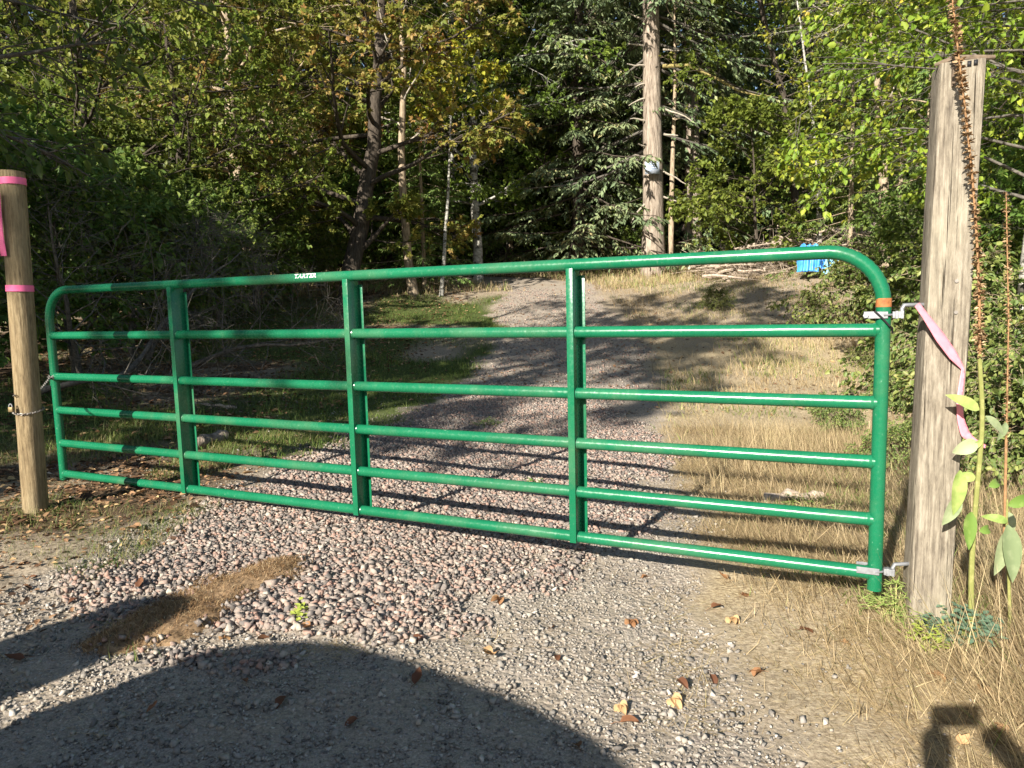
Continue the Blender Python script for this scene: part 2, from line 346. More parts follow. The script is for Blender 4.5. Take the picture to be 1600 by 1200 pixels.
# ---------------------------------------------------------------- grass blades
def blades(name,x,y,h,w,lean,mat,rnd,label,cat='grass',flat=None,leandir=None,parent=None,kind='stuff',base=None,straight=False):
    n=len(x); az=rng.uniform(0,2*np.pi,n)
    if leandir is not None: az=np.where(rng.random(n)<.75,leandir+rng.normal(0,.7,n),az)
    z0=(ht(x,y) if base is None else base)-.012
    el=lean                                         # radians from vertical at the tip
    D=np.stack([np.cos(az),np.sin(az)],1); S=np.stack([-np.sin(az+rng.normal(0,.6,n)),np.cos(az)],1)
    pts=[];ww=[1,.85,.5,.04]
    for k,t in enumerate((0,.35,.7,1)):
        ang=el if straight else el*t; hor=h*t*np.sin(ang); ver=h*t*np.cos(ang)
        c=np.stack([x+D[:,0]*hor,y+D[:,1]*hor,z0+ver],1)
        o=np.stack([S[:,0],S[:,1],0*az],1)*(w*ww[k]/2)[:,None]
        pts+= [c-o,c+o]
    V=np.stack(pts,1).reshape(-1,3); i=np.arange(n)[:,None]*8
    F=np.concatenate([i+np.array([[0,1,3,2]]),i+np.array([[2,3,5,4]]),i+np.array([[4,5,7,6]])],1).reshape(-1,4)
    o=npmesh(name,V,[F],mat,{'rnd':np.repeat(rnd,3)},parent=parent)
    if kind: tag(o,label,cat,None,kind)
    elif label: tag(o,label,cat)
    return o
def scatter(n,x0,x1,y0,y1,dens,pw=1.):
    X=rng.uniform(x0,x1,n); Y=y0+rng.random(n)**pw*(y1-y0); k=rng.random(n)<dens(X,Y); return X[k],Y[k]
# right verge: tall dry grass in the foreground and round the post
edge=lambda Y: np.interp(Y,[0,1.8,2.5,3.3,4,6,9,12,15,18],[.85,.85,.85,.8,.9,1.2,1.7,2.1,2.3,2.2])
X,Y=scatter(200000,.7,4.2,1.1,6.5,lambda X,Y:np.clip((X-edge(Y))/.45+.05,0,1)*(.25+.75*vnoise(X,Y,2.5)),1.2)
n=len(X); hh=rng.uniform(.04,.14,n)*(.7+.9*vnoise(X,Y,1.4))*np.clip(.5+(X-edge(Y))/.6,.45,1.5)
blades('dry_grass',X,Y,hh,rng.uniform(.0016,.0038,n),rng.uniform(.4,1.5,n),M['dry_grass'],np.clip(rng.beta(1.4,1.6,n)*.88+(rng.random(n)<.08)*.3,0,1),'dry straw coloured grass along the right verge by the weathered post',leandir=2.8,straight=True)
X,Y=scatter(24000,.9,4.4,1.3,6,lambda X,Y:np.clip((X-edge(Y)-.15)/.5,0,1)*(vnoise(X,Y,1.8)>.4),1.1)
n=len(X)
blades('tall_grass_stems',X,Y,rng.uniform(.12,.42,n),rng.uniform(.0018,.0036,n),rng.uniform(.2,1.25,n),M['dry_grass'],rng.uniform(.35,.85,n),'tall bleached grass stems leaning over the right verge',leandir=2.6,straight=True)
# flattened straw lying on the ground at the edge of the track
def strawflat(name,X,Y,label,mat=None):
    n=len(X); blades(name,X,Y,rng.uniform(.03,.13,n),rng.uniform(.0014,.0034,n),rng.uniform(1.3,1.53,n),mat or M['dry_grass'],rng.uniform(.25,.85,n),label,straight=True)
X,Y=scatter(230000,-.2,2.8,1.0,7.5,lambda X,Y:np.clip((X-.25)/.7,0,1)*np.clip((edge(Y)+1.2-X)/.8,0,1)*(.15+vnoise(X,Y,3)),1.1)
strawflat('straw_litter',X,Y,'flattened pale straw strewn on the bare earth right of the track')
X,Y=scatter(13000,-1.7,.3,1.9,2.75,lambda X,Y:np.exp(-((Y-2.56-.06*np.sin(X*3))/.09)**2)*np.clip(vnoise(X,Y,6)*2-.6,0,1))
strawflat('straw_strip',X,Y,'pale dry straw strip between the stone patch and the car shadow')
X,Y=scatter(16000,-2.6,.7,1.0,2.4,lambda X,Y:(vnoise(X+4,Y,3)>.5)*.5)
strawflat('thin_straw',X,Y,'thin straw scattered over the shaded foreground gravel')
X,Y=scatter(30000,-4.5,-1.5,2.2,5.0,lambda X,Y:(vnoise(X+2,Y,2.3)>.4)*.8*(1-coarse_m(X,Y)))
strawflat('verge_straw',X,Y,'flattened straw on the left verge between the stones and the round post')
X,Y=scatter(150000,-4.5,2.2,1.1,6,lambda X,Y:np.clip(np.clip((X-.1)/.6,0,1)+np.clip((-1.7-X)/.4,0,1)*.6,0,1)*(1-coarse_m(X,Y))*(.3+.7*vnoise(X,Y,4)),1.2)
n=len(X); blades('chaff',X,Y,rng.uniform(.008,.03,n),rng.uniform(.001,.003,n),rng.uniform(1.2,1.5,n),M['dry_grass'],rng.uniform(0,.9,n),'short bits of chaff and straw trodden into the earth beside the track',straight=True)
# middle distance dry field right of the track
X,Y=scatter(120000,1.2,14,6,21,lambda X,Y:np.clip((X-edge(Y))/.6,0,1)*np.clip(1-(X-edge(Y)-6)/6,.15,1)*np.clip(vnoise(X,Y,1.1)*1.7-.35+(vnoise(X+5,Y,4)-.5)*.8,.06,1),1.1)
n=len(X); gn=vnoise(X+30,Y,.5)
blades('dry_field_grass',X,Y,rng.uniform(.06,.22,n)*(.45+vnoise(X,Y,.9)),rng.uniform(.005,.011,n),rng.uniform(.2,1.3,n),M['dry_grass'],np.clip(rng.beta(2,2,n)*.8+(gn>.66)*.35,0,1),'dry golden field grass right of the track beyond the gate',leandir=2.8)
X,Y=scatter(26000,.95,4.2,1.2,4.5,lambda X,Y:np.clip((X-edge(Y)-.2)/.5,0,1)*(vnoise(X+3,Y+1,2.4)>.6)*np.clip(vnoise(X,Y,8)*1.6-.3,0,1))
n=len(X); blades('verge_weeds',X,Y,rng.uniform(.03,.12,n),rng.uniform(.003,.007,n),rng.uniform(.3,1.4,n),M['green_grass'],rng.uniform(.2,.9,n),'green weeds among the dry grass of the near right verge')
X,Y=scatter(60000,1.0,9,3.6,19,lambda X,Y:np.clip((X-edge(Y)-.1)/.5,0,1)*(vnoise(X+3,Y+8,1.3)>.55)*np.clip(vnoise(X,Y,5)*1.6-.3,0,1),1.2)
n=len(X); blades('green_field_weeds',X,Y,rng.uniform(.05,.17,n),rng.uniform(.005,.012,n),rng.uniform(.3,1.3,n),M['green_grass'],rng.uniform(.3,1,n),'green weeds growing through the dry field grass right of the track')
# shaded green grass left of the track
X,Y=scatter(110000,-9,1.2,5,20,lambda X,Y:green_m(X,Y)*(1-road_m(X,Y)),1.2)
n=len(X)
blades('shaded_green_grass',X,Y,rng.uniform(.04,.12,n)*(.5+vnoise(X,Y,2)),rng.uniform(.004,.009,n),rng.uniform(.3,1.3,n),M['green_grass'],rng.uniform(0,.9,n),'short green grass in tree shade left of the track')
# green/yellow tufts near the left post and on the left verge
X,Y=scatter(90000,-4.2,-1.0,2.3,6.4,lambda X,Y:((vnoise(X+7,Y+2,1.9)>.48)&(polysd(X,Y,COARSE)<.02))*np.clip((-1.35-X)/.5+.25,0,1)*.75)
n=len(X)
blades('verge_grass',X,Y,rng.uniform(.03,.11,n),rng.uniform(.0015,.0035,n),rng.uniform(.3,1.5,n),M['green_grass'],np.clip(rng.uniform(.2,1.3,n),0,1),'patchy green and straw grass on the left verge near the round post')
# grass in the far clearing edge
X,Y=scatter(30000,-12,6,18.5,27,lambda X,Y:(1-road_m(X,Y))*(vnoise(X,Y,.8)>.35))
n=len(X)
blades('woodland_edge_grass',X,Y,rng.uniform(.08,.35,n),rng.uniform(.008,.016,n),rng.uniform(.2,1.2,n),M['dry_grass'],np.clip(rng.uniform(.1,1.1,n),0,1),'rough tan grass along the far edge of the wood')

# ---------------------------------------------------------------- trees
def rnd_dir_frame(T):
    ref=np.where(np.abs(T[:,2:3])>.9,np.array([[1.,0,0]]),np.array([[0,0,1.]])); A=norm(np.cross(T,ref)); return A,np.cross(T,A)
def interp_path(P,t):
    """P (M,N,3), t (M,K) -> points (M,K,3), tangents"""
    N_=P.shape[1]; u=np.clip(t*(N_-1),0,N_-1.001); i=u.astype(int); f=(u-i)[...,None]
    m=np.arange(len(P))[:,None]; a=P[m,i]; b=P[m,i+1]; return a*(1-f)+b*f, norm(b-a)
def grow(rg,start,d,L,n,wob,up):
    """curved paths: start (M,3), dir (M,3), length (M,)"""
    P=[start]; D=norm(d)
    for k in range(n-1):
        D=norm(D+rg.normal(0,wob,D.shape)+np.array([0,0,up])); P.append(P[-1]+D*(L/(n-1))[:,None])
    return np.stack(P,1)
def broadleaf(H,seed,spread=3.,low=.25,n1=26,n2=7,n3=5,nl=7,leaf=.11,lobes=1,wid=.75,tr=.12,lean=(0,0),c0=0.,cs=1.,clu=.5,wob=.05,top=1.,upl=.5,shape=None,droop=.0,side=None,asym=None):
    rg=np.random.default_rng(seed)
    T=grow(rg,np.zeros((1,3)),np.array([[lean[0],lean[1],1.]]),np.array([H*.93]),12,wob,.03)
    out={}
    tt=low+(1-low)*((np.arange(n1)+rg.random(n1))/n1)**.9
    tp,td=interp_path(T,tt[None]); tp=tp[0]
    az=np.arange(n1)*2.4+rg.uniform(-.5,.5,n1)
    if asym is not None: az=np.where(rg.random(n1)<asym[1],asym[0]+rg.normal(0,.7,n1),az)
    prof=np.sin(np.clip((tt-low)/(1.02-low),0.02,1)**.75*np.pi*.95+.12)*.8+.25
    L1=spread*prof*rg.uniform(.75,1.2,n1)
    el=upl*rg.uniform(.3,1.3,n1)+np.clip((tt-.75)*2.4,0,.7)
    d=np.stack([np.cos(az)*np.cos(el),np.sin(az)*np.cos(el),np.sin(el)],1)
    P1=grow(rg,tp,d,L1,7,.13,-.02-droop)
    r1=(tr*.38*(1.15-tt))[:,None]*np.linspace(1,.25,7)[None]
    # second order
    t2=rg.uniform(.25,1,(n1,n2)); s2,d2=interp_path(P1,t2); s2=s2.reshape(-1,3); d2=d2.reshape(-1,3)
    A,B=rnd_dir_frame(d2); ph=rg.uniform(0,2*np.pi,len(s2)); an=rg.uniform(.5,1.1,len(s2))
    ax=A*np.cos(ph)[:,None]+B*np.sin(ph)[:,None]*.6
    dd=norm(d2*np.cos(an)[:,None]+norm(ax)*np.sin(an)[:,None]); dd[:,2]*=.7
    L2=np.repeat(L1,n2)*.42*(1.25-t2.ravel())*rg.uniform(.7,1.3,len(s2))+.15
    P2=grow(rg,s2,dd,L2,4,.16,-.02-droop); r2=np.repeat(r1[:,3],n2)[:,None]*.45*np.linspace(1,.3,4)[None]
    # twigs
    t3=rg.uniform(.2,1,(len(P2),n3)); s3,d3=interp_path(P2,t3); s3=s3.reshape(-1,3); d3=d3.reshape(-1,3)
    A,B=rnd_dir_frame(d3); ph=rg.uniform(0,2*np.pi,len(s3)); an=rg.uniform(.4,1.2,len(s3))
    ax=A*np.cos(ph)[:,None]+B*np.sin(ph)[:,None]*.5
    dd=norm(d3*np.cos(an)[:,None]+norm(ax)*np.sin(an)[:,None])
    L3=np.repeat(L2,n3)*.45*rg.uniform(.6,1.2,len(s3))+leaf*.8
    P3=grow(rg,s3,dd,L3,3,.15,-.04-droop); r3=np.full((len(P3),3),max(.003,tr*.03))*np.array([[1,.8,.4]])
    # leaves
    if nl:
        t4=rg.uniform(.15,1.05,(len(P3),nl)); p,dl=interp_path(P3,np.clip(t4,0,.999)); p=p.reshape(-1,3); dl=dl.reshape(-1,3)
        n=len(p); dl=norm(dl+rg.normal(0,.55,(n,3))+np.array([0,0,-.25-droop*2])); nr=norm(np.array([0,0,1.])+rg.normal(0,.5,(n,3))+dl*.25)
        Lf=leaf*(.45+.85*rg.random(n)**.8); V,F,k=leafgeo(p,dl,nr,Lf,Lf*wid,lobes)
        cl=np.repeat(rg.random(n1),n2*n3*nl); cl2=np.repeat(rg.random(n1*n2),n3*nl)
        c=c0+cs*np.clip(clu*(.6*cl+.4*cl2)+(1-clu)*rg.random(n),0,1); out['leaves']=(V,F,np.repeat(np.clip(c,0,1),k))
    rt=tr*np.linspace(1.1,.22,12)**1.0; rt[0]*=1.25
    out['trunk']=tubes(T,rt[None],12)
    a=tubes(P1,r1,5); b=tubes(P2,r2,4); c=tubes(P3,r3,3)
    V=np.vstack([a[0],b[0],c[0]]); F=np.vstack([a[1],b[1]+len(a[0]),c[1]+len(a[0])+len(b[0])])
    out['branches']=(V,F)
    return out
def conifer(H,seed,spread=2.6,low=.12,nb=95,n2=16,nq=12,q=.11,tr=.2,droop=.25,upt=.06,wid=.28,front=None,c0=0.,cs=1.,pw=.8):
    rg=np.random.default_rng(seed); out={}
    T=grow(rg,np.zeros((1,3)),np.array([[0,0,1.]]),np.array([H]),14,.006,.02)
    tt=low+(1-low)*((np.arange(nb)+rg.random(nb))/nb)
    az=np.arange(nb)*2.4+rg.uniform(-.6,.6,nb)
    if front is not None:          # (azimuth, height fraction): the side kept bare up to that height
        bad=(np.cos(az-front[0])>.0)&(tt<front[1]); az=np.where(bad,az+np.pi,az)
    tp,_=interp_path(T,tt[None]); tp=tp[0]
    L1=spread*(1.02-tt)**pw/(1-low)**pw*rg.uniform(.6,1.2,nb)+.1
    el=-droop*rg.uniform(.3,1.5,nb)+.3*np.clip((tt-.7)*3,0,1)
    d=np.stack([np.cos(az)*np.cos(el),np.sin(az)*np.cos(el),np.sin(el)],1)
    P1=grow(rg,tp,d,L1,7,.05,upt-.02); r1=(tr*.16*(1.2-tt))[:,None]*np.linspace(1,.2,7)[None]
    t2=np.sort(rg.uniform(.12,1,(nb,n2)),1); s2,d2=interp_path(P1,t2); sg=np.tile([1,-1],n2//2+1)[:n2]
    up=np.array([0,0,1.]); sd=norm(np.cross(d2,up)); 
    a2=rg.uniform(.6,1.1,(nb,n2,1)); dd=norm(d2*np.cos(a2)+sd*np.sin(a2)*sg[None,:,None]+np.array([0,0,-.22])+rg.normal(0,.08,d2.shape))
    L2=(L1[:,None]*.42*(1.15-t2)*rg.uniform(.6,1.2,(nb,n2))+.08).ravel(); s2=s2.reshape(-1,3); dd=dd.reshape(-1,3)
    P2=grow(rg,s2,dd,L2,3,.05,-.10); r2=np.repeat(r1[:,4],n2)[:,None]*.4*np.linspace(1,.4,3)[None]
    t3=rg.uniform(0.05,1,(len(P2),nq)); p,dl=interp_path(P2,np.clip(t3,0,.999)); p=p.reshape(-1,3); dl=dl.reshape(-1,3)
    n=len(p); sgn=rg.choice([-1,1],n)[:,None]; sd=norm(np.cross(dl,up))
    dq=norm(dl*.8+sd*sgn*rg.uniform(.2,1,(n,1))+np.array([0,0,-.22])+rg.normal(0,.15,(n,3)))
    nr=norm(up+rg.normal(0,.35,(n,3))); Lq=q*rg.uniform(.6,1.3,n)
    V,F,k=leafgeo(p,dq,nr,Lq,Lq*wid,1,.1)
    cl=np.repeat(rg.random(nb),n2*nq); c=c0+cs*np.clip(.35*cl+.65*rg.beta(2,2.2,n),0,1)
    out['leaves']=(V,F,np.repeat(np.clip(c,0,1),k))
    rt=tr*np.linspace(1,.12,14); rt[0]*=1.18; out['trunk']=tubes(T,rt[None],14)
    a=tubes(P1,r1,5); b=tubes(P2,r2,3); out['branches']=(np.vstack([a[0],b[0]]),np.vstack([a[1],b[1]+len(a[0])]))
    return out
def plant_tree(name,geo,pos,label,cat,group,leafm,barkm,branchm=None,rot=0.,scale=1.):
    t=empty(name,tuple(pos),label,cat,group); t.rotation_euler=(0,0,rot); t.scale=(scale,)*3
    V,F=geo['trunk']; V=V.copy(); V[:,2]-=.1; npmesh('trunk',V,[F],barkm,smooth=True,parent=t,loc=(0,0,0))
    V,F=geo['branches']; npmesh('branches',V,[F],branchm or barkm,smooth=True,parent=t,loc=(0,0,0))
    if 'leaves' in geo:
        V,F,c=geo['leaves']; npmesh('crown',V,[F],leafm,{'rnd':c},parent=t,loc=(0,0,0))
    return t
def copy_tree(src,pos,rot,scale,label=None):
    c=src.copy(); COL.objects.link(c); c.location=pos; c.rotation_euler=(0,0,rot); c.scale=scale if isinstance(scale,tuple) else (scale,)*3
    if label: c['label']=label
    for ch in list(src.children):
        d=ch.copy(); COL.objects.link(d); d.parent=c
        for e in list(ch.children):
            f=e.copy(); COL.objects.link(f); f.parent=d
    return c
# ---- the trees one can tell apart
TR='trees at the edge of the wood'
PI=math.pi
def T(name,geo,px,Y,label,cat,lm,bm,br=None,rot=0,scale=1,grp=TR): return plant_tree(name,geo,gpx(px,Y),label,cat,grp,M[lm],M[bm],M[br] if br else None,rot,scale)
# the big bare-trunked fir with the white notice, its neighbours
fx=gpx(1021,20.7)
T('fir_tree',conifer(21,1,4.4,.16,120,18,14,.18,.32,.34,.05,.36,front=(-1.7,.36)),1021,20.7,'tall fir with a thick bare pale trunk carrying a white notice','fir tree','fir_leaf','fir_bark','twig')
T('fir_tree',conifer(20,2,4.0,.20,110,16,13,.18,.27,.38,.05,.36,front=(-1.7,.33)),1082,22.6,'second fir, dark trunk just right of the fir with the notice','fir tree','fir_leaf','fir_bark','twig')
ga=conifer(17,3,4.1,.05,130,18,14,.18,.22,.42,.06,.36,c0=.1)
T('fir_tree',ga,905,22.3,'broad grey green fir with drooping boughs left of the bare fir trunk','fir tree','fir_leaf','dark_bark')
gb=conifer(13,4,2.6,.02,120,16,12,.13,.14,.25,.06,.3)
hem=conifer(7,5,1.7,.03,90,16,12,.10,.07,.22,.03,.3,c0=.1)
T('hemlock_tree',hem,1325,17.2,'small feathery hemlock standing behind the brush pile','hemlock','hem_leaf','tan_bark',grp='young hemlocks')
h0=bpy.context.scene.objects['hemlock_tree']
copy_tree(h0,gpx(665,19.5),1.,.95,'young hemlock with soft green boughs below the forked pale snag')
copy_tree(h0,gpx(800,24),2.,1.35,'taller hemlock left of the broad grey green fir')
copy_tree(h0,gpx(1400,20),2.6,1.1,'yellow green hemlock left of the weathered post')
copy_tree(h0,gpx(1440,13.5),4.6,.8,'short hemlock close behind the weathered square post')
# broadleaf trees
T('maple_tree',broadleaf(12,21,4.3,.09,36,8,6,8,.13,3,.8,.22,(.04,0),clu=.5,wob=.09,cs=.86),545,17.5,'big maple with turning orange brown leaves and a dark mossy trunk','maple tree','maple_a','dark_bark')
T('maple_tree',broadleaf(14,22,4.6,.12,34,8,6,10,.115,1,.7,.2,(-.02,0),clu=.6,cs=.85),405,19.5,'tall broadleaf tree with olive and rusty leaves left of the orange maple','broadleaf tree','maple_a','tan_bark')
gg=broadleaf(9,23,3.6,.08,36,8,6,10,.10,1,.7,.14,clu=.45)
T('broadleaf_tree',gg,150,13.5,'leafy yellow green tree at the far left of the wood','broadleaf tree','maple_g','dark_bark')
T('broadleaf_tree',broadleaf(6.5,24,3.0,.08,30,8,6,9,.09,1,.7,.12,clu=.5,c0=-.05),290,15,'green broadleaf tree between the far left tree and the rusty one','broadleaf tree','maple_g','dark_bark')
al=broadleaf(14,25,2.9,.14,40,8,6,8,.11,1,.75,.13,(.01,0),clu=.35,upl=.6,c0=-.05,cs=.7,wob=.03)
T('alder_tree',al,748,21,'slim alder with a mottled white trunk and fine green leaves','alder','maple_g','alder_bark')
a0=[o for o in COL.objects if o.name.startswith('alder_tree')][0]
copy_tree(a0,gpx(712,22.5),1.3,.9,'thinner alder left of the white trunked alder')
copy_tree(a0,gpx(790,25),3.3,1.0,'alder between the white trunked alder and the broad fir')
for px_,Y_,r_,k_,lb_ in ((850,24.5,1.,1.25,'tall leafy tree rising behind the gap left of the grey green fir'),(610,22.5,2.2,1.05,'leafy tree filling the gap behind the forked pale snag'),(705,26,3.9,1.4,'tall leafy tree behind the white trunked alder')):
    g0=[o for o in COL.objects if o.name.startswith('broadleaf_tree')][0]; copy_tree(g0,gpx(px_,Y_),r_,k_,lb_)
T('leaning_snag',broadleaf(11,26,2.2,.33,18,6,5,2,.12,3,.8,.11,(-.02,0),clu=.5,c0=.45,upl=.9,wob=.05),648,18.6,'pale forked tree with few orange leaves against the dark wood','snag','maple_a','tan_bark','dead_twig')
T('maple_tree',broadleaf(11,27,3.3,.05,36,8,6,9,.13,1,.7,.12,clu=.4,c0=0,cs=.85),1238,20.2,'bright green leafy tree right of the two fir trunks','broadleaf tree','maple_g','dark_bark')
T('vine_maple',broadleaf(4.2,28,1.9,.03,26,7,5,8,.11,1,.75,.05,clu=.4,c0=0,cs=.8),1185,18.6,'low bright green vine maple in front of the second fir','vine maple','maple_g','dark_bark')
T('alder_tree',broadleaf(9.5,29,1.8,.42,24,7,6,1,.1,1,.7,.11,(-.06,0),clu=.4,c0=.4,upl=1.0,wob=.05),1388,14.8,'leaning tan trunk with bare upswept twigs above the brush pile','alder','yellow','tan_bark','dead_twig')
T('young_tree',broadleaf(6.6,38,1.3,.62,12,6,5,7,.12,1,.8,.05,(.02,0),clu=.3,c0=.45,cs=.6),690,18.2,'small tree with a patch of bright yellow leaves at its top','young tree','yellow','alder_bark')
T('pole_tree',broadleaf(9,30,.8,.5,12,4,3,2,.09,1,.7,.085,(.01,0),wob=.02),1046,20.9,'thin straight tan pole of a tree beside the fir with the notice','young tree','maple_g','tan_bark')
T('pole_tree',broadleaf(8,31,1.0,.4,14,5,4,3,.09,1,.7,.06,(0,0),wob=.03),1279,18.5,'very thin pale sapling right of the bright green tree','young tree','yellow','alder_bark')
T('pole_tree',broadleaf(8,32,1.2,.4,14,5,4,4,.09,1,.7,.07,(0,0),wob=.03),1441,12.5,'thin tan trunk showing just left of the weathered post','young tree','yellow','tan_bark')
# right foreground: yellow green leaves and mottled white trunks
yt=broadleaf(6.2,33,2.2,.36,34,8,6,7,.066,1,.72,.07,(-.05,0),clu=.35,asym=(PI,.62),c0=.0,cs=.95,droop=.03)
T('alder_tree',yt,1596,7.2,'near tree with yellow green leaves and a mottled white trunk at the right edge','alder','yellow','alder_bark','twig')
T('alder_tree',broadleaf(7,34,2.3,.36,30,7,6,6,.085,1,.75,.06,(.02,0),clu=.35,asym=(PI,.5),c0=0),1650,9.4,'second mottled trunk behind the near yellow green tree','alder','yellow','alder_bark','twig')
T('broadleaf_tree',broadleaf(8,35,2.6,.25,32,7,6,7,.09,1,.75,.08,clu=.4),1500,12.5,'yellow green leafy tree behind the top of the weathered post','broadleaf tree','yellow','dark_bark')
# left foreground: dark overhanging boughs
dk=broadleaf(8,36,2.6,.24,24,7,5,3,.11,1,.5,.13,clu=.3,c0=0,cs=.7,droop=.06,asym=(.1,.5))
T('overhanging_tree',dk,-190,6.2,'dark tree with grey twigs overhanging from the left edge','broadleaf tree','dark_leaf','twig','twig')
# understorey on the left, in shade
sh=broadleaf(2.6,41,1.5,.02,26,7,5,8,.09,1,.6,.04,clu=.3,upl=.8)
s0=T('understorey_shrub',sh,110,9.5,'dark leafy shrub in the shade behind the gate end','shrub','dark_leaf','twig',grp='shaded shrubs along the left of the clearing')
for px,Y,s,r in ((-60,8.5,1.1,1),(20,11.5,1.2,2),(200,10.8,1.05,3),(285,12.5,1.0,4),(340,14.6,.95,5),(400,16.5,1.0,6),(60,14,1.4,.5),(180,15,1.4,1.5),(455,18.2,.9,2.5),(250,17.5,1.5,3.5),(500,20.5,1.0,4.5),(-150,11,1.5,5.5)):
    copy_tree(s0,gpx(px,Y),r,s)
for px,Y,s,r in ((600,21.5,1.3,1),(660,22,1.1,2),(715,23.5,1.2,3.3),(790,23.5,1.1,2.3),(850,24.5,1.4,4),(930,24,1.2,5),(985,22.6,.9,1.2),(560,21.5,1.1,.3),(1130,22,.6,.9),(1500,9.5,.7,2.2),(1450,10.5,.8,3.2)):
    q=copy_tree(s0,gpx(px,Y),r,s,'leafy shrub at the foot of the trees'); q['group']='shrubs at the foot of the wood'
# background wood: rows of firs and broadleaf trees
bgf=conifer(24,51,4.6,.04,130,15,10,.28,.3,.3,.04,.36,c0=0)
bgb=broadleaf(17,52,4.8,.05,38,8,6,7,.22,1,.7,.2,clu=.45,c0=-.08,cs=.9)
b1=T('background_fir',bgf,930,29,'dark fir standing deep in the wood','fir tree','fir_leaf','dark_bark',grp='background firs')
b2=T('background_broadleaf',bgb,300,25,'leafy green tree deep in the wood','broadleaf tree','maple_g','dark_bark',grp='background broadleaf trees')
rg=random.Random(3)
occupied=[(930,29),(300,25)]
row=0
for Y,step in ((27,190),(33,150),(41,120),(52,100)):
    px=-420+row*37
    while px<1980:
        x=px+rg.uniform(-30,30); yy=Y+rg.uniform(-2.5,2.5); 
        if 285<x<350: px+=step; continue
        if not any(abs(x-a)<50 and abs(yy-b)<2 for a,b in occupied):
            con=rg.random()<(.45 if x<650 else .7)
            copy_tree(b1 if con else b2,gpx(x,yy),rg.uniform(0,6.28),rg.uniform(.8,1.15)*(1.0 if Y<50 else 1.15))
        px+=step
    row+=1
for i,(Y,step,sc_) in enumerate(((25.5,75,1.15),(28.5,70,1.6),(35,62,2.3),(46,95,3.0))):
    for px in range(-150,1750,step):
        if Y<26 and 860<px<1100: continue
        x=px+rg.uniform(-25,25); q=copy_tree(s0,gpx(x,Y+rg.uniform(-1,1)),rg.uniform(0,6.28),sc_*rg.uniform(.7,1.2),'leafy shrub at the foot of the trees'); q['group']='shrubs at the foot of the wood'
# trees beside the track, left of the frame: they shade the left of the clearing
c1=T('roadside_tree',broadleaf(9.5,61,2.6,.12,30,8,5,5,.16,1,.7,.16,clu=.45),-900,1,'dense roadside tree left of the track, outside the photograph','broadleaf tree','maple_g','dark_bark',grp='roadside trees left of the track')
c1.location=(-8.2,4.6,hf(-8.2,4.6)); c1.scale=(.78,)*3
for x,y,s,r in ((-8.6,1.6,1.0,1),(-9.5,-1.6,1.05,2),(-8.6,7.6,.8,3),(-11,4,1.1,5),(-10.8,0.4,1.12,.5),(-10.4,-3.4,.75,2.1),(-11.0,-6.1,.85,1.1)):
    copy_tree(c1,(x,y,hf(x,y)),r,s*.78)

hc=broadleaf(14,62,3.0,.62,24,7,4,6,.2,1,.7,.2,clu=.45)
h1=plant_tree('tall_roadside_tree',hc,(-10.2,-5.0,hf(-10.2,-5)),'tall tree with a high crown left of the track, behind the camera','broadleaf tree','tall roadside trees behind the camera',M['maple_g'],M['dark_bark'])
copy_tree(h1,(-8.4,-1.6,hf(-8.4,-1.6)),2.,.92)

# ---------------------------------------------------------------- the green gate
mg,nt,b=newmat('green_gate_paint',.24,.5); v=coord(nt)
n1=noise(nt,v,6,4); n2=noise(nt,v,70,3,.6)
c=ramp(nt,n1,[(.3,(.006,.125,.055)),(.7,(.010,.155,.072))]); c=mix(nt,c,(.25,.42,.30),ramp(nt,n2,[(.68,(0,0,0)),(.76,(.6,.6,.6))])); c=mix(nt,c,(.20,.24,.14),ramp(nt,noise(nt,v,2.3,5,.7),[(.5,(0,0,0)),(.75,(.28,.28,.28))]))
nt.links.new(c,b.inputs['Base Color']); nt.links.new(ramp(nt,n2,[(.4,(.2,.2,.2)),(.7,(.36,.36,.36))]),b.inputs['Roughness']); bump(nt,b,n2,.08,.002)
M['green']=mg
def metal(name,c,r):
    m,nt,b=newmat(name,r,.5); b.inputs['Metallic'].default_value=.65; n=noise(nt,coord(nt),40,4,.6)
    nt.links.new(ramp(nt,n,[(.3,tuple(q*.6 for q in c)),(.7,c)]),b.inputs['Base Color']); bump(nt,b,n,.2,.002); return m
M['zinc']=metal('galvanised_metal',(.36,.37,.39),.6); M['rust']=metal('dull_chain',(.34,.31,.28),.5)
def plain(name,c,r=.6,nv=.25,sc=30,spec=.3):
    m,nt,b=newmat(name,r,spec); n=noise(nt,coord(nt),sc,4,.6)
    nt.links.new(ramp(nt,n,[(.3,tuple(q*(1-nv) for q in c)),(.7,tuple(min(1,q*(1+nv)) for q in c))]),b.inputs['Base Color']); bump(nt,b,n,.2,.003); return m
M['brown_tape']=plain('brown_paint_band',(.34,.13,.045),.7,.3,60)
M['black']=plain('black_rubber',(.02,.02,.022),.5)
M['white']=plain('white_label',(.8,.8,.8),.5,.05)
M['pink']=plain('pink_flagging_tape',(.85,.16,.34),.45,.12,20)
M['pinkfade']=plain('faded_pink_ribbon',(.82,.27,.33),.5,.12,20)
GO=g2w(0,0,0)
def gp(x,y,z): return g2w(x,y,z)
gate=empty('farm_gate',(float(GO[0]),float(GO[1]),.12),'long green tubular steel farm gate closed across the gravel track','gate')
rr=.0262; W=-4.865; Hh=1.22; XB=[-3.675,-2.405,-1.200]; ZB=[.209,.4313,.6563,.9268]
RAD=.20
def arc(cx,cz,a0,a1,r,n=12): return [(cx+r*math.cos(a0+(a1-a0)*i/n),0,cz+r*math.sin(a0+(a1-a0)*i/n)) for i in range(n+1)]
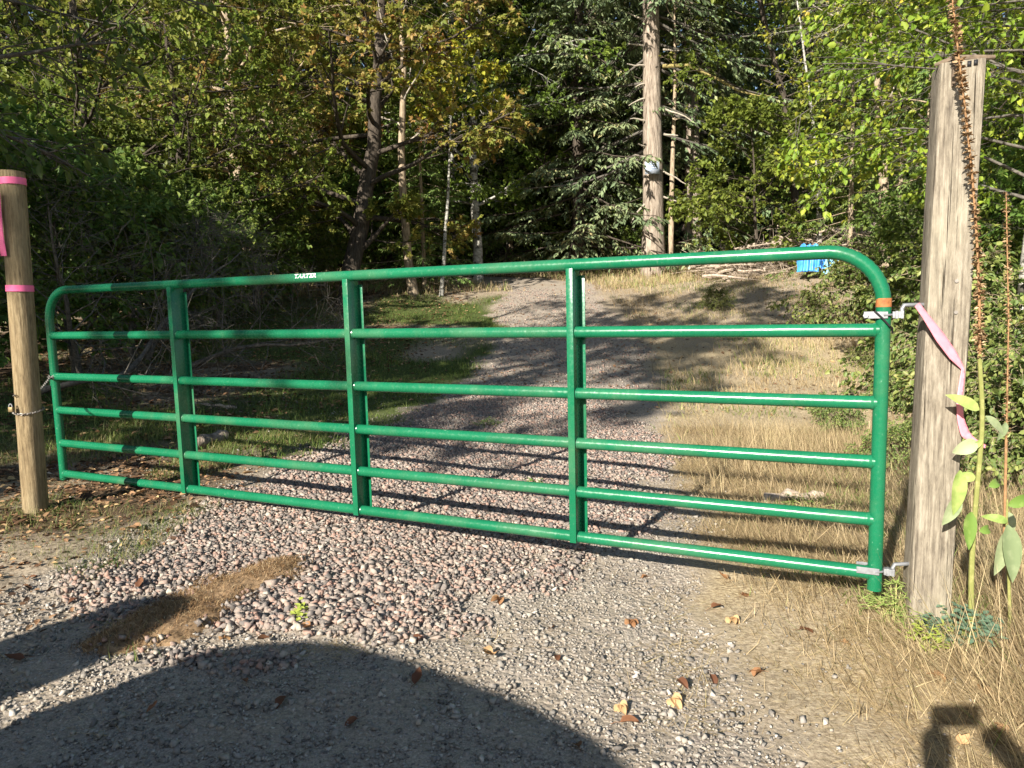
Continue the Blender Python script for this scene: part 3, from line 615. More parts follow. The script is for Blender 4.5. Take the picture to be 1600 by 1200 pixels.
mb=MB(); pts=[(0,0,-.065)]+[(0,0,z) for z in np.linspace(.1,Hh-RAD-.04,8)]+arc(-RAD,Hh-RAD,0,PI/2,RAD,26)+[(x,0,Hh) for x in np.linspace(-RAD-.06,W+RAD+.06,30)]+arc(W+RAD,Hh-RAD,PI/2,PI,RAD,26)+[(W,0,z) for z in np.linspace(Hh-RAD-.04,.05,8)]+[(W,0,-.04)]
r=[rr]*len(pts)
for s in (9,9+27+30):
    for i in range(27): r[s+i]=rr*(1+.035*(1 if i%2 else -1)*math.sin(PI*i/26))
r=np.array(r); mb.tube([gp(*p) for p in pts],r,20)
mb.build('frame',M['green'],gate)
def rail(z,sag=.0,y=0):
    mb=MB(); xs=np.linspace(-.012,W+.012,40); mb.tube([gp(x,y,z-sag*math.sin(PI*(x/W))) for x in xs],rr*.97,18)
    for q in XB: mb.tube([gp(q+.003,0,z),gp(q+.009,0,z)],[rr+.0022,rr+.0006],18,False)
    mb.tube([gp(-rr+.004,0,z),gp(-rr-.006,0,z)],[rr+.003,rr],18,False); mb.tube([gp(W+rr-.004,0,z),gp(W+rr+.006,0,z)],[rr+.003,rr],18,False); return mb
for z in ZB: rail(z,.0).build('rail',M['green'],gate)
rail(0).build('rail',M['green'],gate)
for x in XB:                                   # Z shaped upright: front flange, deep web, rear flange
    mb=MB(); z0,z1=.0,Hh-.004; zc=(z0+z1)/2; A=[[.9045,-.4264,0],[.4264,.9045,0],[0,0,1]]
    def bb(cx,cy,sx,sy,za=z0-.02,zb=z1-.012): mb.box(gp(cx,cy,(za+zb)/2),(sx,sy,zb-za),A)
    bb(x+.0005,.0095,.004,.0865); bb(x-.013,-.0355,.031,.0035); bb(x+.0125,.0545,.028,.0035,z0-.02,z1-.04)
    mb.build('upright',M['green'],gate,smooth=False,bevel=.001)
mb=MB(); mb.tube([gp(0,0,Hh-.208),gp(0,0,Hh-.176)],rr+.0008,24,False); mb.build('brown_band',M['brown_tape'],gate)
# white maker's label with its lettering, wrapped round the top rail
def wrap(u,w,off):                             # u along the rail, w round it (from the front)
    a=w/rr+.28; return gp(LX+u,-(rr+off)*math.cos(a),Hh+(rr+off)*math.sin(a))
tx=-2.68; LX=tx-.0
mb=MB(); nU,nW=10,5
G=np.array([[wrap(u,w,.0008) for u in np.linspace(-.075,.075,nU)] for w in np.linspace(-.013,.014,nW)]).reshape(-1,3)
i=(np.arange(nW-1)[:,None]*nU+np.arange(nU-1)[None]).ravel(); mb.add(G,np.stack([i,i+1,i+nU+1,i+nU],1))
M['labelgreen']=plain('label_green',(.01,.16,.07),.4,.05)
lab=mb.build('maker_label',M['labelgreen'],gate)
def text_mesh(txt,size,name,fn,mat,parent,bold=0.):
    cv=bpy.data.curves.new(name,'FONT'); cv.body=txt; cv.size=size; cv.align_x='CENTER'; cv.align_y='CENTER'; cv.offset=bold
    to=bpy.data.objects.new(name,cv); COL.objects.link(to); dg=bpy.context.evaluated_depsgraph_get()
    me=bpy.data.meshes.new_from_object(to.evaluated_get(dg)); bpy.data.objects.remove(to)
    for v in me.vertices:
        p=fn(v.co.x,v.co.y); v.co=Vector([float(q) for q in p])-parent.location
    me.materials.clear(); me.materials.append(mat)
    o=bpy.data.objects.new(name,me); COL.objects.link(o); o.parent=parent; return o
text_mesh('TARTER',.030,'label_lettering',lambda x,y:wrap(x*1.35,y+.002,.0022),M['white'],gate,.0012)
# hinge strap, bolts, hinge pins
def hinge(z):
    mb=MB(); A=[[.9045,-.4264,0],[.4264,.9045,0],[0,0,1]]
    mb.box(gp(-.025,-rr-.003,z),(.078,.004,.025),A); mb.box(gp(-.025,rr+.003,z),(.078,.004,.025),A)
    mb.tube([gp(.0+ (rr+.005)*math.cos(a),(rr+.005)*math.sin(a)*1.0,z+.0) for a in np.linspace(-PI/2,PI/2,9)],.0045,8)
    for k in range(4): mb.box(gp(.034+k*.009,-rr*.3,z),(.0095,.026,.024+.004*(k%2)),A)
    return mb.build('hinge_strap',M['zinc'],gate,bevel=.001)
hinge(Hh-.237); hinge(-.005+.02)
mb=MB(); mb.tube([gp(-.058,-rr-.006,Hh-.237),gp(-.058,-rr-.013,Hh-.237)],.010,6); mb.build('strap_bolt',M['zinc'],gate)
mb=MB(); mb.tube([gp(-.03,-rr-.009,Hh-.222),gp(-.005,-rr-.010,Hh-.247),gp(.02,-rr-.004,Hh-.277),gp(.03,-.01,Hh-.285),gp(.032,.005,Hh-.305)],.0035,8); mb.build('rubber_tie',M['black'],gate)
mb=MB(); mb.box(gp(W-.015,0,.62),(.05,.008,.05)); mb.tube([gp(W-.02,0,.645),gp(W-.02,0,.70)],.007,8); mb.build('latch_lug',M['green'],gate)

# ---------------------------------------------------------------- weathered square post on the right
def woodmat(name,c1,c2,c3,tint):
    m,nt,b=newmat(name,.85,.2); n=noise(nt,coord(nt,(55,55,2.2)),2.0,9,.72); cr_=noise(nt,coord(nt,(70,70,1.1)),1.3,5,.6)
    kn=noise(nt,coord(nt,(26,26,7)),1.8,6,.7)
    f=math_(nt,'ADD',math_(nt,'MULTIPLY',n,.6),math_(nt,'MULTIPLY',kn,.4))
    c=ramp(nt,f,[(.36,c1),(.5,c2),(.64,c3)])
    big=noise(nt,coord(nt,(3,3,1.0)),1.6,4); c=mix(nt,c,tint,ramp(nt,big,[(.5,(0,0,0)),(.72,(.5,.5,.5))]))
    ck=ramp(nt,cr_,[(.30,(1,1,1)),(.36,(0,0,0))]); c=mix(nt,c,(.06,.045,.03),ck)
    nt.links.new(c,b.inputs['Base Color']); bump(nt,b,math_(nt,'SUBTRACT',f,math_(nt,'MULTIPLY',ck,.5)),1.0,.012); return m
M['post']=woodmat('weathered_timber',(.085,.07,.055),(.25,.215,.165),(.42,.375,.30),(.46,.42,.31))
M['pole']=woodmat('round_post_timber',(.10,.07,.04),(.24,.18,.10),(.37,.29,.175),(.34,.29,.18))
PB=np.array(at(1446,965,2.60)); PT=np.array(at(1498,104,2.60)); PB[2]=hf(PB[0],PB[1])-.15
PBv=Vector([float(q) for q in at(1446,950,2.60)])
ax=(PT-PBv)/np.linalg.norm(PT-PBv); PB=PT-ax*2.35
post=empty('square_post',tuple(float(q) for q in (PBv.x,PBv.y,hf(PBv.x,PBv.y))),'weathered square timber gate post with a pink ribbon at its hinge','post')
pax=norm(np.array([.945,-.33,0])); pay=np.cross(np.array([0,0,1.]),pax)
def postpt(u,v,h): return PB+ax*h+pax*u+pay*v
PH=2.35; hw=.0715
nz=60; prof=[]
for (a,b_) in ((-1,-1),(1,-1),(1,1),(-1,1)):
    for k in range(7):
        t=k/7; nx_={(-1,-1):(1,0),(1,-1):(0,1),(1,1):(-1,0),(-1,1):(0,-1)}[(a,b_)]; prof.append((a+2*t*nx_[0],b_+2*t*nx_[1]))
prof=np.array(prof); 
rd_=np.abs(prof).min(1); sc=np.where(rd_>.95,.93,1.0)[:,None]; prof=prof*sc
hs=np.linspace(0,PH,nz); V=[]
for h in hs:
    q=prof*hw*(1.0+.008*math.sin(h*5)); q=q+(vnoise(prof[:,0]*3+5,prof[:,1]*3+h*2.5,1.5)-.5)[:,None]*.004
    V.append(PB+ax*h+q[:,:1]*pax+q[:,1:]*pay)
V=np.array(V); k=28; i=(np.arange(nz-1)[:,None]*k+np.arange(k)[None]); j=(np.arange(nz-1)[:,None]*k+(np.arange(k)[None]+1)%k)
F=np.stack([i,j,j+k,i+k],-1).reshape(-1,4); VV=V.reshape(-1,3); top=len(VV); VV=np.vstack([VV,PB+ax*(PH+.003)]); FT=np.array([[(nz-1)*k+q,(nz-1)*k+(q+1)%k,top] for q in range(k)])
o=npmesh('timber',VV,[F,FT],M['post'],smooth=True,parent=post); o.data.set_sharp_from_angle(angle=R_(30))
# gnawed bark strip nailed over the top, nails, knots
M['barkstrip']=plain('dark_grey_wood',(.16,.12,.085),.9,.4,40)
mb=MB(); mb.tube([postpt(-.085,-.05,PH-.0),postpt(-.03,-.06,PH+.012),postpt(.03,-.06,PH+.006),postpt(.095,-.05,PH+.004)],[.006,.012,.011,.007],8)
mb.tube([postpt(-.028,-.078,PH+.01),postpt(-.026,-.08,PH-.05),postpt(-.03,-.078,PH-.085)],[.009,.012,.005],8)
mb.build('bark_strip',M['barkstrip'],post)
mb=MB()
for (u,h) in ((.035,PH-.012),(.016,PH-.014)): mb.box(postpt(u,-hw-.0005,h),(.012,.004,.018),[pax,pay,ax])
mb.build('staple_hole',M['black'],post,smooth=False)
for (u,h) in ((.018,1.60),(.022,1.49),(-.035,.42)):
    mb=MB(); mb.tube([postpt(u,-hw-.006,h),postpt(u,-hw+.004,h)],.0065,10); mb.build('nail_head',M['rust'],post)
# hinge hooks screwed into the post
def hook(z,name='hinge_hook'):
    a=gp(.06,-.004,z-.01); bq=gp(.06,-.004,z+.022); c=np.array(bq)+np.array([.02,-.002,.012]); 
    u=np.dot(postpt(0,0,0)-c,pax); tgt=c+pax*.075
    ce=PB+ax*((c[2]-PB[2])/ax[2]); mb=MB(); mb.tube([a,bq,np.array(bq)+np.array([.006,0,.012]),c,c+(ce-c)*.4,c+(ce-c)*.75],.0075,10); mb.build(name,M['zinc'],post)
hook(Hh-.237); hook(.01)
# pink ribbon
def ribbon(name,pts,wd,mat,label,cat,group=None,wdir=None,parent=None):
    P=np.array(pts,float); n=len(P)
    from_=np.linspace(0,n-1,(n-1)*6+1); Q=np.stack([np.interp(from_,np.arange(n),P[:,c]) for c in range(3)],1)
    for _ in range(2): Q[1:-1]=(Q[:-2]+Q[1:-1]*2+Q[2:])/4
    Tn=np.gradient(Q,axis=0); Tn=norm(Tn); wv=np.array([[.05,-1,.1]]) if wdir is None else np.array([wdir]); S=norm(np.cross(Tn,wv))
    w=np.interp(from_,np.arange(n),np.broadcast_to(wd,(n,)))[:,None]; nr=np.cross(Tn,S); rp=np.sin(np.arange(len(Q))*1.7)[:,None]
    L=[Q-S*w/2,Q-S*w*.2+nr*.003*rp+nr*.001,Q+S*w*.2-nr*.002*rp,Q+S*w/2]; L2=[q+nr*.0012 for q in L]
    V=np.concatenate(L+L2[::-1]); m=len(Q); F=[]
    for c in range(8):
        d=(c+1)%8; i=np.arange(m-1); F.append(np.stack([c*m+i,d*m+i,d*m+i+1,c*m+i+1],1))
    o=npmesh(name,V,[np.vstack(F)],mat,smooth=True,parent=parent)
    return tag(o,label,cat,group)
yq=2.70-.085
fr=lambda x,y,Y: at(x,y,Y)
tuple_=lambda *a:a
ribbon('pink_ribbon',[fr(1433,476,2.505),fr(1445,492,2.505),fr(1470,528,2.505),fr(1490,556,2.505),fr(1505,576,2.505),fr(1504,590,2.505),fr(1499,625,2.501),fr(1501,655,2.501),fr(1508,678,2.501),fr(1522,688,2.501),fr(1540,698,2.501)],[.022,.024,.038,.034,.012,.018,.022,.026,.034,.016,.012],M['pinkfade'],'faded pink ribbon tied at the gate hinge and hanging across the square post','ribbon')

# ---------------------------------------------------------------- round post on the left with pink tape, chain and padlock
LB=np.array(at(57,812,3.92)); LT=np.array(at(18,268,3.92)); lax=norm(LT-LB); LR=.063
lp=empty('round_post',tuple(float(q) for q in LB),'round timber gate post with two pink tape bands at the left','post')
nz=70; k=36; an=np.arange(k)*2*PI/k; hs=np.linspace(-.15,np.linalg.norm(LT-LB),nz); ex=norm(np.cross(np.array([0,1.,0]),lax)); ey=np.cross(lax,ex)
V=[]
for h in hs:
    r_=LR*(1-.06*h/2)+(vnoise(np.cos(an)*2+3,np.sin(an)*2+h*.6,1.3)-.5)*.005
    cr_=np.exp(-((an-4.95+.05*math.sin(h*3))/.05)**2)*.006*(h>.5); r_=r_-cr_
    V.append(LB+lax*h+(r_*np.cos(an))[:,None]*ex+(r_*np.sin(an))[:,None]*ey)
V=np.array(V).reshape(-1,3); i=(np.arange(nz-1)[:,None]*k+np.arange(k)[None]); j=(np.arange(nz-1)[:,None]*k+(np.arange(k)[None]+1)%k)
F=np.stack([i,j,j+k,i+k],-1).reshape(-1,4); top=len(V); V=np.vstack([V,LT+lax*.002]); FT=np.array([[(nz-1)*k+q,(nz-1)*k+(q+1)%k,top] for q in range(k)])
o=npmesh('timber',V,[F,FT],M['pole'],smooth=True,parent=lp); o.data.set_sharp_from_angle(angle=R_(50))
def band(h,w,label,tilt=0):
    mb=MB(); P=[]
    for s,rr_ in ((-1,0),(1,0),(1,.0015),(-1,.0015)):
        P.append(np.array([LB+lax*(h+s*w/2+tilt*math.cos(a))+(LR*(1-.06*h/2)+.0035+rr_)*(math.cos(a)*ex+math.sin(a)*ey) for a in an]))
    V=np.vstack(P); F=[]
    for c in range(4):
        d=(c+1)%4; q=np.arange(k); F.append(np.stack([c*k+q,c*k+(q+1)%k,d*k+(q+1)%k,d*k+q],1))
    mb.add(V,np.vstack(F)); o=mb.build('flagging_tape',M['pink']); tag(o,label,'flagging tape')
Hp=np.linalg.norm(LT-LB)
band(Hp-.055,.036,'pink tape band round the top of the left post',.004)
hband=float((LB+(LT-LB)*0)[2]); 
band(Hp*(812-448)/(812-268)*1.01,.034,'pink tape band halfway down the left post')
q0=at(-6,300,3.83)
ribbon('tape_tail',[at(-5,300,3.835),at(-2,335,3.835),at(1,370,3.838),at(6,400,3.845)],[.03,.03,.03,.032],M['pink'],'loose pink tape tail hanging on the left post','flagging tape')
# chain from the post to the gate end
ca,cb=at(22,618,3.845),gp(W,-.03,.655)
pts=[ca+(cb-ca)*t+np.array([0,0,-.05*math.sin(PI*t)]) for t in np.linspace(0,1,46)]
ringp=[]
cen=LB+lax*((812-632)/(812-268)*Hp)
mb=MB()
def link_(c,d,s,roll):
    d=norm(d); up=norm(np.cross(d,np.array([0,0,1.]))); w=np.cross(up,d)
    A=up*math.cos(roll)+w*math.sin(roll); P=[]
    for q in range(13):
        t=q/12*2*PI; P.append(c+d*math.cos(t)*s*.62+A*math.sin(t)*s*.34)
    mb.tube(P,s*.115,6,False)
for q in range(45): link_((pts[q]+pts[q+1])/2,pts[q+1]-pts[q],np.linalg.norm(pts[q+1]-pts[q])*1.1,(q%2)*PI/2+.3)
a0=math.atan2(np.dot(ca-cen,ey),np.dot(ca-cen,ex))
wr=[cen+lax*(-.01+.012*math.sin(t))+(LR+.008)*(math.cos(t)*ex+math.sin(t)*ey) for t in np.linspace(0,2*PI,37)]
for q in range(36): link_((wr[q]+wr[q+1])/2,wr[q+1]-wr[q],np.linalg.norm(wr[q+1]-wr[q])*1.25,(q%2)*PI/2)
for q in range(8):
    t=q/8*2*PI; c=np.array(gp(W+.034*math.cos(t),.034*math.sin(t),.655)); n_=np.array(gp(W+.034*math.cos(t+.7),.034*math.sin(t+.7),.655)); link_((c+n_)/2,n_-c,.035,(q%2)*PI/2)
ch=mb.build('chain',M['rust']); tag(ch,'thin steel chain running from the round post to the gate end','chain')
lk=at(17,640,3.835)
pk=empty('padlock',tuple(float(q) for q in lk),'small brass padlock hanging from the chain on the round post','padlock')
M['brass']=metal('dull_brass',(.30,.22,.11),.5)
mb=MB(); mb.box(lk,(.026,.012,.028)); mb.build('body',M['brass'],pk,smooth=False,bevel=.003)
mb=MB(); mb.tube([lk+np.array([.009*math.cos(t),0,.013+.018*math.sin(t)]) for t in np.linspace(0,PI,9)],.003,8); mb.build('shackle',M['zinc'],pk)

# ---------------------------------------------------------------- notice on the fir
NB=at(1019,262,20.7-.47); nb=empty('notice_board',tuple(float(q) for q in NB),'white notice nailed to the bare trunk of the tall fir','sign')
mb=MB(); mb.box(NB,(.40,.012,.34),[norm(np.array([1,0,.03])),[0,1,0],norm(np.array([-.03,0,1]))]); mb.build('sheet',plain('notice_paper',(.42,.47,.55),.6,.06,8),nb,smooth=False)
M['ink']=plain('faded_blue_ink',(.12,.18,.30),.7,.2,20)
mb=MB()
for i,(w,dx) in enumerate(((.24,-.02),(.16,.04),(.27,0),(.12,-.06))): mb.box(NB+np.array([dx,-.0085,.09-.06*i]),(w,.003,.016))
mb.build('printed_lines',M['ink'],nb,smooth=False)
# stubs and one mossy curved dead limb on the fir
FB=gpx(1021,20.7); fir=COL.objects['fir_tree']
for i,(h,sd,L_,el) in enumerate(((4.3,-1,.42,.15),(4.9,-1,.5,-.1),(5.3,-1,.28,.1),(5.8,-1,.5,.15),(6.3,-1,.45,.1),(3.3,-1,.3,.2),(3.6,-1,.25,.1),(2.0,-1,.75,-.7),(6.2,1,.5,-.1),(4.6,1,.9,-.6),(3.9,1,.4,-.2),(2.9,1,.8,-.5),(2.2,1,.5,-.5),(7,-1,.5,.2))):
    rg=np.random.default_rng(i); p0=FB+np.array([sd*.27,-.05-.1*rg.random(),h]); d=np.array([sd*math.cos(el),-.25,math.sin(el)])
    P=grow(rg,p0[None],d[None],np.array([L_]),5,.12,-.02)[0]; mb=MB(); mb.tube(P,np.linspace(.03,.012,5),6); mb.build('dead_stub',M['dead_twig'],fir)
P=[FB+np.array(q) for q in ((.25,-.1,5.75),(.9,-.3,5.7),(1.7,-.5,5.25),(2.2,-.6,4.9),(2.7,-.65,4.75),(3.1,-.6,4.75))]
mb=MB(); mb.tube(P,[.055,.05,.045,.03,.02,.01],8); mb.build('mossy_limb',barkmat('mossy_limb',(.16,.13,.05),(.36,.30,.12),(5,5,5),5,.01),fir)

# ---------------------------------------------------------------- leaves with a real blade
def bigleaf(mb,base,d,nrm,L,W,curl=.6,fold=.25,n=8,rg=rng,cr=0.):
    d=norm(np.array(d,float)); nrm=np.array(nrm,float); nrm=norm(nrm-d*(nrm@d)); S=np.cross(nrm,d); P=np.array(base,float); V=[]
    for i in range(n+1):
        t=i/n; w=W*(math.sin(math.pi*min(1,t**.75*.98+.02)))**.85/2+.0004
        f=fold*w; c=rg.normal(0,cr,2) if cr else (0,0)
        V+= [P-S*w+nrm*(f+c[0]),P-S*w*.5+nrm*f*.35,P,P+S*w*.5+nrm*f*.35,P+S*w+nrm*(f+c[1])]
        a=-curl/n; d2=d*math.cos(a)+nrm*math.sin(a); nrm=nrm*math.cos(a)-d*math.sin(a); d=d2; P=P+d*L/n
    i=np.arange(n)[:,None]*5+np.arange(4)[None]; mb.add(np.array(V),np.stack([i,i+1,i+6,i+5],-1).reshape(-1,4))
def softleaf(name,c1,c2,rough=.55,tr=.25,sc=25):
    m,nt,b=newmat(name,rough,.3); n=noise(nt,coord(nt),sc,4,.6); oi=nt.nodes.new('ShaderNodeObjectInfo')
    f=math_(nt,'ADD',math_(nt,'MULTIPLY',n,.9),math_(nt,'MULTIPLY_ADD',oi.outputs['Random'],.5,-.25)); c=ramp(nt,f,[(.25,c1),(.7,c2)])
    nt.links.new(c,b.inputs['Base Color']); bump(nt,b,n,.3,.002)
    t=nt.nodes.new('ShaderNodeBsdfTranslucent'); nt.links.new(c,t.inputs[0]); ms=nt.nodes.new('ShaderNodeMixShader'); ms.inputs[0].default_value=tr
    nt.links.new(b.outputs[0],ms.inputs[1]); nt.links.new(t.outputs[0],ms.inputs[2]); nt.links.new(ms.outputs[0],nt.nodes['Material Output'].inputs[0]); return m
M['stalkleaf']=softleaf('stalk_leaf',(.16,.26,.05),(.42,.50,.16)); M['greyleaf']=softleaf('grey_green_leaf',(.22,.28,.14),(.40,.45,.26))
M['stemgreen']=softleaf('yellow_green_stem',(.22,.23,.07),(.46,.43,.18),tr=0,sc=60); M['brownseed']=leafmat('dry_seed_heads',[(0,(.12,.07,.035)),(.5,(.34,.22,.12)),(1,(.56,.42,.25))],.1,.8,.1,0)
M['drystem']=plain('dry_brown_stem',(.30,.17,.08),.8,.3,50); M['fallen']=softleaf('fallen_leaf',(.26,.13,.06),(.52,.34,.17),.75,.15,18)
M['fallenbrown']=softleaf('dark_fallen_leaf',(.12,.05,.025),(.32,.15,.07),.7,.1,18)
M['bluegreen']=softleaf('blue_green_leaf',(.12,.20,.13),(.26,.36,.25)); M['lime']=softleaf('lime_leaf',(.20,.28,.04),(.40,.46,.09))
def stalk(name,pxs,Y,r0_,r1_,seed_from,seed_to,label,dens=900,leafs=(),stemm='stemgreen',srad=.02):
    P=[at(x,y,Y) for x,y in pxs]; P=np.array(P); u=np.linspace(0,len(P)-1,60); P=np.stack([np.interp(u,np.arange(len(P)),P[:,c]) for c in range(3)],1)
    for _ in range(6): P[1:-1]=(P[:-2]+2*P[1:-1]+P[2:])/4
    P[0,2]=hf(P[0,0],P[0,1])-.02; t=empty(name,tuple(float(q) for q in P[0]),label,'dried plant')
    rr_=np.linspace(r0_,r1_,60); cut=int(seed_from*59) if seed_from is not None else 59
    mb=MB(); mb.tube(P[:cut+2],rr_[:cut+2],8); mb.build('stem',M[stemm],t)
    if seed_from is not None:
        mb=MB(); mb.tube(P[cut:],rr_[cut:]*.7,6); mb.build('dry_stem',M['drystem'],t)
        n=dens; q=rng.uniform(seed_from,seed_to,n); q=seed_from+(seed_to-seed_from)*(np.round((q-seed_from)/(seed_to-seed_from)*60+rng.normal(0,.3,n)+.35*np.sin(q*90))/60)
        q=np.clip(q,0,.999); i=(q*59).astype(int); p=P[i]+(P[np.minimum(i+1,59)]-P[i])*(q*59-i)[:,None]
        a=rng.uniform(0,6.28,n); d=np.stack([np.cos(a),np.sin(a),rng.uniform(-.3,1.,n)],1); s_=srad*rng.uniform(.4,1.15,n)*(.7+.6*vnoise(q*37,q*0+3,1.))
        V,F,k=leafgeo(p+norm(d)*.004,d,np.array([[0,0,1.]])+rng.normal(0,.6,(n,3)),s_,s_*.55,1,.3)
        npmesh('seed_heads',V,[F],M['brownseed'],{'rnd':np.repeat(rng.random(n),k)},parent=t)
    for (x,y,dx,dz,L_,W_,cu_,mt,nm) in leafs:
        mb=MB(); bigleaf(mb,at(x,y,Y-.01),(dx,-.25,dz),(0.1,-1,.35),L_,W_,cu_,.25); mb.build('leaf',M[mt],t)
    return t
stalk('seeding_stalk',[(1518,962),(1517,900),(1523,800),(1533,700),(1536,640),(1530,560),(1531,480),(1527,380),(1520,280),(1508,170),(1498,90),(1488,0),(1484,-60)],2.44,.0095,.0035,.42,1.0,
 'tall brown seeding stalk on a yellow green stem right of the square post',1700,
 [(1530,640,-.95,.55,.13,.042,.5,'stalkleaf',0),(1526,690,-.6,-.25,.09,.05,1.3,'greyleaf',0),(1524,745,-.75,.1,.07,.035,1.8,'stalkleaf',0),(1518,800,-.35,-.9,.14,.05,-.4,'stalkleaf',0),(1500,735,-.15,-1,.16,.055,.3,'stalkleaf',0),(1540,650,.75,-.6,.10,.03,.6,'greyleaf',0),(1498,775,-.45,-.85,.12,.05,.5,'greyleaf',0),(1545,760,.5,.3,.07,.03,2,'stalkleaf',0),(1530,830,.6,.2,.07,.03,1.8,'stalkleaf',0),(1520,700,.5,.5,.05,.02,.9,'stalkleaf',0)],srad=.0165)
stalk('seeding_stalk',[(1568,905),(1570,800),(1572,700),(1574,600),(1576,500),(1574,400),(1572,300)],2.75,.006,.003,.35,1.0,'thinner brown seeding stalk near the right edge, beside the big grey green leaves',450,
 [(1572,660,-.35,-.9,.08,.03,.6,'greyleaf',0),(1574,800,.4,-.9,.09,.035,.5,'greyleaf',0)],'drystem',.013)
t=stalk('broad_leaved_plant',[(1578,960),(1576,900),(1572,850),(1574,780)],2.5,.006,.003,None,1,'plant with two large drooping grey green leaves at the right edge',0,
 [(1574,820,.06,-1,.21,.075,.2,'greyleaf',0),(1572,830,-.22,-1,.17,.06,.4,'greyleaf',0),(1575,790,.6,.3,.11,.04,1.2,'stalkleaf',0),(1574,815,-.6,.3,.09,.03,1.6,'stalkleaf',0)]); t['category']='plant'
def tuftplant(name,x,y,n,L0,L1,wr_,mat,label,R=.1,H=.12,up=.7):
    c=gr_(x,y); t=empty(name,tuple(float(q) for q in c),label,'plant'); mb=MB(); ms_=MB(); rg=np.random.default_rng(int(x))
    for i in range(n):
        a=rg.uniform(0,6.28); r_=R*math.sqrt(rg.random()); top=c+np.array([r_*math.cos(a),r_*math.sin(a),H*rg.uniform(.3,1)*(1.15-r_/R*.5)])
        ms_.tube([c+np.array([r_*.4*math.cos(a),r_*.4*math.sin(a),-.01]),(c+top)/2+np.array([0,0,.01]),top],.0016,4,False)
        for q in range(5): bigleaf(mb,top+rg.normal(0,.012,3),(math.cos(a+q*1.3),math.sin(a+q*1.3),rg.uniform(-.2,up)),(0,-.3,1),rg.uniform(L0,L1),rg.uniform(L0,L1)*wr_,rg.uniform(0,.8),.2,3,rg)
    ms_.build('stems',M['stemgreen'],t); mb.build('leaves',M[mat],t); return t
def gr_(x,y):
    d=ray(x,y); t=.5
    while t<150:
        p=CAM+d*t
        if p[2]<hf(p[0],p[1]): return p
        t*=1.003
    return p
tuftplant('blue_green_weed',1500,1000,60,.022,.036,.6,'bluegreen','low blue green weed at the foot of the square post',.115,.13)
tuftplant('lime_weed',1448,1015,20,.02,.035,.28,'lime','small lime green weed in the dry grass below the square post',.06,.10)
tuftplant('feathery_weed',1400,965,60,.03,.055,.10,'stalkleaf','feathery pale green weed between the gate foot and the post',.12,.14)
tuftplant('feathery_weed',1265,800,30,.03,.05,.12,'stalkleaf','pale green weed under the bottom rail near the hinge end',.15,.10)
tuftplant('leafy_sprout',472,968,9,.02,.035,.6,'lime','small bright green sprout at the edge of the stones',.045,.05)
tuftplant('grass_clump',760,665,40,.03,.06,.1,'stalkleaf','small green tuft growing in the gravel behind the gate',.14,.05)
tuftplant('clover_patch',830,905-145,14,.02,.03,.3,'stalkleaf','tiny green tuft between the two middle uprights behind the rails',.08,.04)

# fallen leaves, one by one
n_=0
DROP={(1340,1130),(1235,1165),(1215,1162),(1180,1050),(1122,1002),(1090,1130),(1060,1160),(1175,985),(1300,1060),(1400,1080),(955,992),(970,935)}
LF=[(860,988,1),(955,992,1),(985,975,0),(1112,955,1),(1135,910,0),(1160,935,0),(1143,972,0),(1122,1002,1),(1060,1068,1),(1050,1098,0),(968,1108,0),(970,1136,1),(1215,1162,0),(648,1076,1),(447,1095,1),(540,905,1),(545,870,1),(535,935,0),(485,985,0),(420,1000,1),(385,1072,1),(770,1027,0),(1180,1050,0),(1340,1130,0),(1235,1165,0),(1540,1090,0),(1575,1150,0),(1110,1060,1),(700,640,1),(780,940,0),(745,812,0),(760,785,0),(1060,1160,1),(1090,1130,1),(1175,985,0),(1190,1055,0),(275,935,1),(215,925,1),(245,858,1),(268,830,1),(40,1035,1),(350,1003,0),(1250,990,1),(1300,1060,0),(1320,1010,0),(905,1175,1),(560,1130,1),(230,1120,1),(120,940,1),(60,905,1),(1010,905,0),(970,935,0),(870,1030,1),(660,1000,1),(600,955,1),(1400,1080,0),(1460,1060,0),(1500,1170,0)]
leafobj=[]
for i in range(6):
    rg=np.random.default_rng(i+70); mb=MB(); 
    for a,L_ in (((0,1.),) if i%2 else ((-.8,.7),(0,1.),(.8,.7))): bigleaf(mb,(0,0,.004),(math.cos(a),math.sin(a),.15),(0,0,1),.062*L_,.034,rg.uniform(.5,1.8)*(1 if i%3 else -.6),rg.uniform(.3,.9),6,rg,.002)
    mb.tube([(0,0,.004),(-.015,.003,.006),(-.03,.002,.003)],.0009,4,False)
    o=mb.build('fallen_leaf',M['fallen' if i%2==0 else 'fallenbrown']); leafobj.append(o); tag(o,'small %s leaf lying curled on the ground'%('tan' if i%2==0 else 'brown'),'leaf','fallen %s leaves on the ground'%('tan' if i%2==0 else 'brown'))
used=set()
for (x,y,br_) in LF:
    if (x,y) in DROP: continue
    cand=[i for i in range(6) if i%2==br_]; i=cand[n_%3]; n_+=1; src=leafobj[i]
    o=src if i not in used else src.copy()
    if i in used: COL.objects.link(o)
    used.add(i); p=gr_(x,y); o.location=(p[0],p[1],p[2]+.012); rg=random.Random(x*3+y); o.rotation_euler=(rg.uniform(-.3,.3),rg.uniform(-.3,.3),rg.uniform(0,6.28)); o.scale=(rg.uniform(.6,1.05)*(1 if y>850 else .9),)*3
